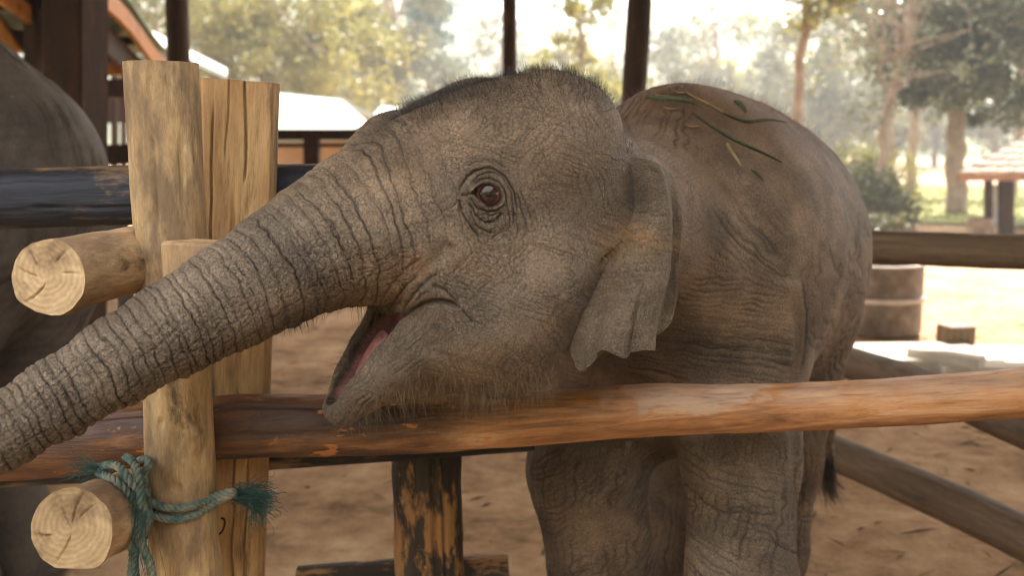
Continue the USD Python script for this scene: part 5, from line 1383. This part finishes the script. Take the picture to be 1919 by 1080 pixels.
for k, (px, Y) in enumerate(((1330, 46), (1440, 52), (1560, 44), (1250, 58), (1060, 60), (940, 55), (870, 70), (1640, 56), (1750, 60), (1860, 50), (500, 60), (600, 66))):
    tree("far_tree", at(px, Y), 9, [(0, 0, 4.6, 3.4, 2.5, 3.2), (1.0, 0, 2.6, 3.0, 2.0, 1.8)], 0.2, (leaf_grey, leaf_yellow, leaf_grey)[k % 3],
         f"hazy {('grey-green', 'yellow-green', 'grey-green')[k % 3]} tree at the foot of the hills, {('behind the hump of the back', 'behind the slope of the back', 'behind the rump and the slim tree', 'right of the thick roof post', 'left of the thick roof post', 'behind the thin roof post', 'left of the thin roof post', 'behind the half-bare tree', 'behind the dense green tree', 'behind the shelter', 'behind the feathery tree', 'above the pale house')[k]}", "tree" and 140 + k, clumps=60, per=80, size=0.2, crad=1.0, group=None)
def bush(px, Y, w, h, mat, label, seed, n=40):
    rg = np.random.default_rng(seed)
    t = thing("bush", label, "bush", loc=at(px, Y))
    d = unit(rg.normal(size=(n, 3))) * rg.uniform(0.3, 1, (n, 1)) ** 0.5
    cl = np.column_stack([d[:, 0] * w, d[:, 1] * w * 0.8, np.abs(d[:, 2]) * h * 0.8 + 0.08, np.full(n, 0.22 * h + 0.12)])
    put("foliage", leaves(cl, 80, 0.06, 0.85, seed), mat, t)
    put("stem", tube([(0, 0, -0.05), (0.02, 0, h * 0.4), (0, 0.03, h * 0.8)], [0.04, 0.03, 0.01], 8), bark, t)
bush(1612, 15.5, 0.75, 1.15, leaf_green, "round dark green bush right beside the elephant's rump", 201, 60)
bush(1600, 20, 1.1, 1.6, leaf_yellow, "lighter yellow-green bush behind the round dark bush", 202, 60)
bush(1655, 13.2, 0.35, 0.30, leaf_green, "low dark tuft on the edge of the lawn beside the rump", 203, 20)

# ------------------------------------------------------------------ haze in the air
haze_mat = usdkit.material(stage, "/World/Looks/warm_haze", {"v": ("principled_volume", {"color": (0.93, 0.93, 0.92), "density": 0.0028, "anisotropy": 0.2})}, [], volume="v.volume")
hz = trimesh.creation.box([720, 460, 66]); hz.apply_translation([0, 115, 66 / 2 - 3.0])
tag(put("haze", hz, haze_mat), "pale dusty haze hanging over the yard, trees and hills", "haze", kind="stuff")
# ------------------------------------------------------------------ the young elephant, finished
FIELD = build_elephant(0.006)
base_v, ev, ef, en, at_ = finish_skin(FIELD)
_ear = ear_mesh()
_o = len(ev)
_en = tri_normals(_ear[0], _ear[1])
if (_en[: len(_en) // 2] @ FWD).mean() > 0:
    _ear = (_ear[0], _ear[1][:, ::-1], _ear[2]); _en = -_en
base_v, ev, en = np.vstack([base_v, _ear[0]]), np.vstack([ev, _ear[0]]), np.vstack([en, _en])
ef = np.vstack([ef, _ear[1] + _o])
for k_, x_ in (("crease", _ear[2]), ("lid", 0 * _ear[2]), ("wt", 0 * _ear[2]), ("face", 0 * _ear[2] + 1), ("tip", 0 * _ear[2] - 1)):
    at_[k_] = np.concatenate([at_[k_], x_])
at_["q"] = np.vstack([at_["q"], proj(_ear[0])[:, :2]])
q = at_["q"]

def hit(px, py, d0=0.95, d1=2.95):
    d = np.linspace(d0, d1, 700)
    p = C0 + d[:, None] * (FWD + RGT * (px - 959.5) / FPX - UPV * (py - 540) / FPX)
    f = map_coordinates(FIELD.f, ((p - FIELD.lo) / FIELD.step).T, order=1, mode="nearest")
    return p[np.argmax(f < 0)] if (f < 0).any() else None

# skin colours: dust, bare patches, painted bounce and skylight, mouth lining. Multiplied with the material's base.
tint = np.ones((len(ev), 3))
n1, n2 = fbm(base_v * 6, 4, 301), fbm(base_v * 20, 3, 302)
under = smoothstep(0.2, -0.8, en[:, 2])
dust_bounce = np.clip(0.75 * smoothstep(0.42, 0.66, n1) + 0.45 * under * (q[:, 1] > 450), 0, 1)  # dusty patches, plus warm bounce light painted on undersides
tint = tint * (1 - dust_bounce[:, None]) + dust_bounce[:, None] * np.array([1.02, 0.90, 0.76])
ochre = np.zeros(len(ev))  # ochre stains; on the lower cheek partly painted bounce light
for cx, cy, rx, ry, a in ((790, 500, 90, 40, 0.8), (1190, 440, 55, 32, 0.9), (620, 560, 90, 25, 0.7), (760, 560, 80, 28, 0.8), (960, 700, 140, 60, 0.6), (700, 760, 60, 20, 0.6), (1145, 530, 25, 40, 0.6), (1350, 470, 60, 130, 0.35), (1590, 620, 30, 90, 0.5), (1040, 650, 40, 90, 0.5)):
    ochre = np.maximum(ochre, a * np.exp(-((q[:, 0] - cx) / rx) ** 2 - ((q[:, 1] - cy) / ry) ** 2))
ochre = 0.7 * ochre * smoothstep(0.25, 0.6, n2) * (((C0 - base_v) * en).sum(1) > -0.3)
tint = tint * (1 - ochre[:, None]) + ochre[:, None] * np.array([1.30, 0.90, 0.56])
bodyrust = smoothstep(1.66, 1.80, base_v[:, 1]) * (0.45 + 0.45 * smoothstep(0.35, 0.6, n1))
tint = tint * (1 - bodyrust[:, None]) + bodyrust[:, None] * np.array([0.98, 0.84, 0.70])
back_soil = smoothstep(1.25, 1.36, base_v[:, 2]) * smoothstep(1.75, 1.9, base_v[:, 1])
tint = tint * (1 - back_soil[:, None]) + back_soil[:, None] * np.array([0.72, 0.56, 0.42])
dusty = smoothstep(0.15, 0.75, en[:, 2] + 0.5 * (n2 - 0.5)) * smoothstep(1.75, 1.6, base_v[:, 1])  # settled dust, plus skylight painted on upward-facing skin
tint = tint * (1 + dusty[:, None] * np.array([0.26, 0.27, 0.28]))
tint = tint * (0.80 + 0.40 * smoothstep(0.35, 0.65, fbm(base_v * 13, 4, 303)))[:, None]
tint[_o:] *= np.array([0.86, 0.83, 0.78])
lidm = at_["lid"]
tint = tint * (1 - 0.75 * lidm[:, None]) + 0.75 * lidm[:, None] * np.array([0.50, 0.33, 0.28])
# lining of the lower jaw
def rrp(px, py, r):
    p = lat(px, py, 0); return p, R(r, proj(p)[2])
Tc = [rrp(770, 570, 66), rrp(700, 620, 50), rrp(652, 680, 35), rrp(622, 738, 19)]
md = np.full(len(ev), 9.0)
for (a, ra), (b, rb) in zip(Tc[:-1], Tc[1:]):
    ab = b - a; t = np.clip(((base_v - a) @ ab) / (ab @ ab), 0, 1)
    md = np.minimum(md, np.linalg.norm(base_v - a - t[:, None] * ab, axis=1) - (ra + (rb - ra) * t))
mouth = smoothstep(0.0045, 0.0010, md) * (q[:, 1] > 585) * (q[:, 0] < 800) * (q[:, 0] > 600)
mouth = np.where((en[:, 2] < -0.35) | (np.arange(len(ev)) >= _o), 0, mouth)
lining = np.array([0.22, 0.15, 0.13])[None] * np.ones((len(ev), 1))
tint = tint * (1 - mouth[:, None]) + mouth[:, None] * lining
pd_, _ = polyline_dist(q, smooth_line([(738, 606), (704, 648), (680, 698), (654, 740)]))
pink = mouth * smoothstep(30, 16, pd_) * smoothstep(0.3, 0.55, n2 + 0.1)
tint = tint * (1 - pink[:, None]) + pink[:, None] * np.array([1.35, 0.68, 0.85])
lipg = np.exp(-((md - 0.006) / 0.006) ** 2) * (q[:, 1] > 600) * (q[:, 0] < 840) * (1 - mouth)
tint = tint * (1 - 0.5 * lipg[:, None]) + 0.5 * lipg[:, None] * np.array([0.95, 1.05, 0.92])
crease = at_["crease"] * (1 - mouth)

young = thing("young_elephant", "young elephant with open mouth stretching its trunk over the log rail", "elephant")
UsdGeom.Xformable(young).ClearXformOpOrder()
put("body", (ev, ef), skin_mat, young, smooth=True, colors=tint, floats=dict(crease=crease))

# eye
es = hit(*EYE)
look_at = unit(0.80 * (C0 - es) / np.linalg.norm(C0 - es) + 0.30 * HL + np.array([0, 0, 0.02]))
ec = es - unit(C0 - es) * (-0.0155) * -1.0 if False else es + unit(es - C0) * 0.0140
sph = trimesh.creation.icosphere(5, 0.0185)
sv = np.array(sph.vertices)
aim = unit(C0 - ec)
aim = unit(aim)
ang = np.arccos(np.clip(unit(sv) @ aim, -1, 1))
nz = fbm(sv * 900, 2, 5)[:, None]
azm = np.arctan2(unit(sv) @ UPV, unit(sv) @ RGT)
iris = np.array([0.022, 0.010, 0.006]) * (0.6 + 0.9 * noise(np.stack([azm * 9, ang * 6, 0 * ang], -1), 6)[:, None])
col = np.where(ang[:, None] < 0.27, [[0.004, 0.003, 0.003]], np.where(ang[:, None] < 0.62, iris, np.where(ang[:, None] < 0.72, [[0.008, 0.005, 0.004]], np.array([[0.085, 0.032, 0.025]]) * (0.5 + nz))))
bul = sv * (1 + 0.035 * smoothstep(0.75, 0.3, ang))[:, None]
put("eye", (bul + ec, np.array(sph.faces)), eye_mat, young, smooth=True, colors=col)

# tongue
tg = [lat(722, 626, -0.006), lat(696, 656, -0.006), lat(674, 690, -0.006), lat(658, 718, -0.005), lat(650, 736, -0.004)]
tp = spline(tg, 40)
tr_ = np.interp(np.linspace(0, 1, 40), [0, 0.3, 0.8, 1], [0.015, 0.013, 0.008, 0.003])
put("tongue", tube(tp + np.array([0.004, 0.010, -0.006]), tr_, 20), tongue_mat, young, smooth=True)

# hair
HR = np.random.default_rng(404)
fa = np.linalg.norm(np.cross(ev[ef[:, 1]] - ev[ef[:, 0]], ev[ef[:, 2]] - ev[ef[:, 0]]), axis=1)
facing = ((C0 - base_v) * en).sum(1) > -0.25
def grow(weight, n, lmin, lmax, lean_dir, stiff, w0, curl=0.25, k=5, ev=ev):
    w = (weight * facing)[ef].mean(1) * fa
    pick = HR.choice(len(ef), n, p=w / w.sum())
    b = HR.dirichlet((1, 1, 1), n)
    tri = ef[pick]
    p = (ev[tri] * b[..., None]).sum(1); nn = unit((en[tri] * b[..., None]).sum(1))
    L = HR.uniform(lmin, lmax, n)
    d = unit(stiff * nn + np.asarray(lean_dir) + HR.normal(0, curl, (n, 3)))
    t = np.linspace(0, 1, k)
    droop = np.asarray(lean_dir) * 0.5 + HR.normal(0, curl * 0.6, (n, 3))
    pts = p[:, None] - 0.001 * nn[:, None] + L[:, None, None] * (d[:, None] * t[None, :, None] + droop[:, None] * (t ** 2)[None, :, None] * 0.6)
    return pts, w0 * HR.uniform(0.6, 1.1, (n, 1)) * (1.0 - 0.75 * t)[None]
def blob(cx, cy, rx, ry): return np.exp(-((q[:, 0] - cx) / rx) ** 2 - ((q[:, 1] - cy) / ry) ** 2)
def addhair(name, specs, mat):
    r = [grow(*s) for s in specs]
    kk = max(p.shape[1] for p, _ in r)
    hairs(name, young, np.concatenate([p for p, _ in r]), np.concatenate([w for _, w in r]), mat)
hd = smoothstep(1.6, 1.5, base_v[:, 1])
chin = np.maximum.reduce([blob(880, 742, 150, 34), blob(760, 725, 70, 32), blob(690, 765, 50, 22), 0.8 * blob(990, 712, 60, 40), 0.25 * blob(900, 690, 150, 60)]) * smoothstep(0.35, -0.5, en[:, 2]) * hd
addhair("chin_hair", [(chin, 1000, 0.005, 0.042, (0.05, -0.12, -0.7), 0.5, 0.00040, 0.42), (blob(690, 592, 28, 14) * hd + 1e-9, 140, 0.015, 0.034, (-0.1, 0, -1.0), 0.2, 0.00045, 0.25),
                      (blob(640, 680, 40, 90) * (q[:, 0] < 660) + 1e-9, 90, 0.01, 0.025, (-0.8, 0, 0.1), 0.5, 0.0004, 0.3)], hair_tan)
earv = np.arange(len(ev)) >= _o
crown_w = smoothstep(0.35, 0.9, en[:, 2]) * hd * ~earv * smoothstep(330, 230, q[:, 1]) * smoothstep(700, 780, q[:, 0])
addhair("crown_hair", [(crown_w + 1e-9, 4200, 0.006, 0.017, (-0.2, 0, 0.25), 0.9, 0.00038, 0.25), (hd * ~earv * smoothstep(0.15, 0.6, en[:, 2]) * smoothstep(400, 250, q[:, 1]) * (q[:, 0] > 660) + 1e-9, 3600, 0.004, 0.010, (-0.2, 0, 0.1), 0.8, 0.00032, 0.3),
                       (blob(560, 604, 130, 22) * hd + 1e-9, 260, 0.005, 0.014, (0, 0, -1.0), 0.5, 0.00038, 0.3)], hair_dark)
short = hd * (q[:, 0] > 640) * (0.25 + blob(940, 600, 150, 120))
addhair("face_fuzz", [(short + 1e-9, 5000, 0.003, 0.009, (-0.1, -0.1, -0.35), 0.55, 0.00028, 0.35)], hair_tan)
addhair("ear_root_hair", [(blob(1190, 446, 46, 18) + 1e-9, 420, 0.010, 0.024, (0.35, -0.2, -0.6), 0.7, 0.00040, 0.3), (blob(1150, 474, 30, 16) + 1e-9, 140, 0.008, 0.018, (0.2, -0.2, -0.5), 0.7, 0.0004, 0.3)], hair_gold)
bk_ = smoothstep(0.55, 0.9, en[:, 2]) * (base_v[:, 1] > 1.72) * smoothstep(430, 220, q[:, 1])
addhair("back_hair", [(bk_ + 1e-12, 1500, 0.008, 0.028, (0.0, 0.1, 0.15), 0.9, 0.00036, 0.3), ((base_v[:, 1] > 1.7) * smoothstep(800, 850, q[:, 1]) * 1.0 + 1e-9, 2600, 0.008, 0.022, (-0.2, 0, -0.4), 0.8, 0.0004, 0.3)], hair_red)
tailp = W(1549, 900, 2.76)
n_ = 260
t5 = np.linspace(0, 1, 6)
td = np.column_stack([HR.normal(0.02, 0.10, n_), HR.normal(0, 0.10, n_), -np.ones(n_)])
pts = tailp + HR.normal(0, 0.008, (n_, 3)) + np.array([0, 0, 0.03]) + HR.uniform(0, 0.05, (n_, 1)) * [0, 0, 1]
pp = pts[:, None] + td[:, None] * (HR.uniform(0.06, 0.13, (n_, 1, 1)) * t5[None, :, None]) + (t5 ** 3)[None, :, None] * np.array([0.03, 0, 0]) * HR.uniform(0, 1.2, (n_, 1, 1))
hairs("tail_tuft", young, pp, 0.0010 * np.ones((n_, 6)) * (1 - 0.6 * t5)[None], hair_dark)

# stalks and leaves lying on its back
green_stalk = plain("green_stalk", (0.034, 0.040, 0.015), rough=0.7, vary=0.3, scale=40)
dry_stalk = plain("dry_straw", (0.15, 0.105, 0.045), rough=0.8, vary=0.3, scale=40)
def blade(pts, w, mat, name, label, cat, lift=0.004):
    ps = []
    for x, y in smooth_line(pts, 26):
        h = hit(x, y, 1.6)
        if h is not None:
            ps.append(h + unit(C0 - h) * lift + np.array([0, 0, 0.004]))
    if len(ps) < 6:
        return
    ps = np.array(ps); n = len(ps)
    from scipy.ndimage import gaussian_filter1d
    ps = gaussian_filter1d(ps, 1.5, axis=0, mode="nearest")
    t = unit(np.gradient(ps, axis=0)); s = unit(np.cross(t, unit(C0 - ps)))
    ww = 0.62 * w * (0.8 + 0.4 * noise(ps * 90, 7))[:, None] * np.sin(np.linspace(0.25, np.pi - 0.1, n))[:, None] + 0.0008
    up = unit(C0 - ps)
    v = np.stack([ps - s * ww, ps + up * 0.0025, ps + s * ww, ps - up * 0.001], 1).reshape(-1, 3)
    f = []
    for k in range(n - 1):
        for a in range(4):
            b = (a + 1) % 4
            f.append([k * 4 + a, k * 4 + b, k * 4 + 4 + b, k * 4 + 4 + a])
    t_ = thing(name, label, cat)
    put("blade", (v, np.array(f)), mat, t_, smooth=False)
blade([(1208, 183), (1236, 188), (1270, 190), (1296, 194), (1310, 202)], 0.008, green_stalk, "leaf", "broad dark green leaf lying on the shoulder hump of the young elephant", "leaf")
blade([(1293, 212), (1330, 238), (1380, 268), (1430, 290), (1470, 311)], 0.0035, green_stalk, "stalk", "long thin green stalk slanting down over the elephant's back", "stalk")
blade([(1362, 270), (1372, 292), (1384, 310), (1390, 318)], 0.006, dry_stalk, "dry_leaf", "curled yellow dry leaf on the elephant's back below the long stalk", "leaf")
blade([(1352, 214), (1380, 226), (1400, 232), (1440, 228), (1478, 234)], 0.004, green_stalk, "stalk", "green stalk trailing along the top of the elephant's back", "stalk")
blade([(1374, 192), (1386, 198), (1394, 208), (1398, 216)], 0.006, green_stalk, "leaf", "small folded dark leaf standing on the ridge of the elephant's back", "leaf", 0.012)
blade([(1285, 176), (1310, 190), (1340, 205), (1358, 216)], 0.003, dry_stalk, "straw", "yellowish straw across the hump behind the broad leaf", "straw")
blade([(1406, 322), (1420, 332), (1430, 344)], 0.003, green_stalk, "grass_bit", "short bit of grass stuck to the flank below the dry leaf", "grass")
for k, (x, y) in enumerate(((1262, 172), (1244, 203), (1282, 236), (1226, 178))):
    blade([(x, y), (x + 14, y + 6), (x + 30, y + 4)], 0.0022, dry_stalk, "straw", ("short pale straw on the very top of the shoulder hump", "short straw just under the broad leaf", "lowest of the short straws below the hump", "short straw at the neck end of the back")[k], "straw")

# ------------------------------------------------------------------ the older elephant at the left
F2 = build_elephant(0.014)
v2, q2 = F2.surface(); v2 = laplace(v2, q2, 3)
f2 = np.vstack([q2[:, [0, 1, 2]], q2[:, [0, 2, 3]]])
v2, f2, _, _ = refine(v2, f2, np.ones(len(f2), bool), [])
v2 = laplace(v2, f2, 2)
n2_ = tri_normals(v2, f2)
w2 = fbm(v2 * 6, 3, 61) - 0.5
arc2 = v2[:, 0] * 0.9 - v2[:, 1] * 0.5
cr2 = np.zeros(len(v2)); dz = np.zeros(len(v2))
for c, spc, dep in ((arc2 + 0.12 * w2 + 0.25 * v2[:, 2], 0.030, 0.004), (v2[:, 2] + 0.2 * v2[:, 0] + 0.12 * w2, 0.040, 0.0025)):
    dd, mm = lines(c / spc, 71, 0.32); g_ = groove(dd, 0.2) * mm * smoothstep(0.3, 0.6, noise(v2 * 7, 72))
    dz -= dep * g_; cr2 = np.maximum(cr2, 0.7 * g_)
v2 = v2 + n2_ * dz[:, None]
origin = np.array([0.62, 2.40, 0.0])
th2 = math.radians(-56)
Rz = np.array([[math.cos(th2), -math.sin(th2), 0], [math.sin(th2), math.cos(th2), 0], [0, 0, 1]])
SC2 = 1.17
v2 = (v2 - origin) @ Rz.T * SC2
rump_x = v2[v2[:, 2] > 0.5][:, 0].max()
tgt = WY(228, 440, 2.55)
loc2 = np.array([tgt[0] - rump_x, 2.72, 0.0])
old = thing("grown_elephant", "larger grey elephant mostly hidden behind the fence at the left edge", "elephant", loc=loc2)
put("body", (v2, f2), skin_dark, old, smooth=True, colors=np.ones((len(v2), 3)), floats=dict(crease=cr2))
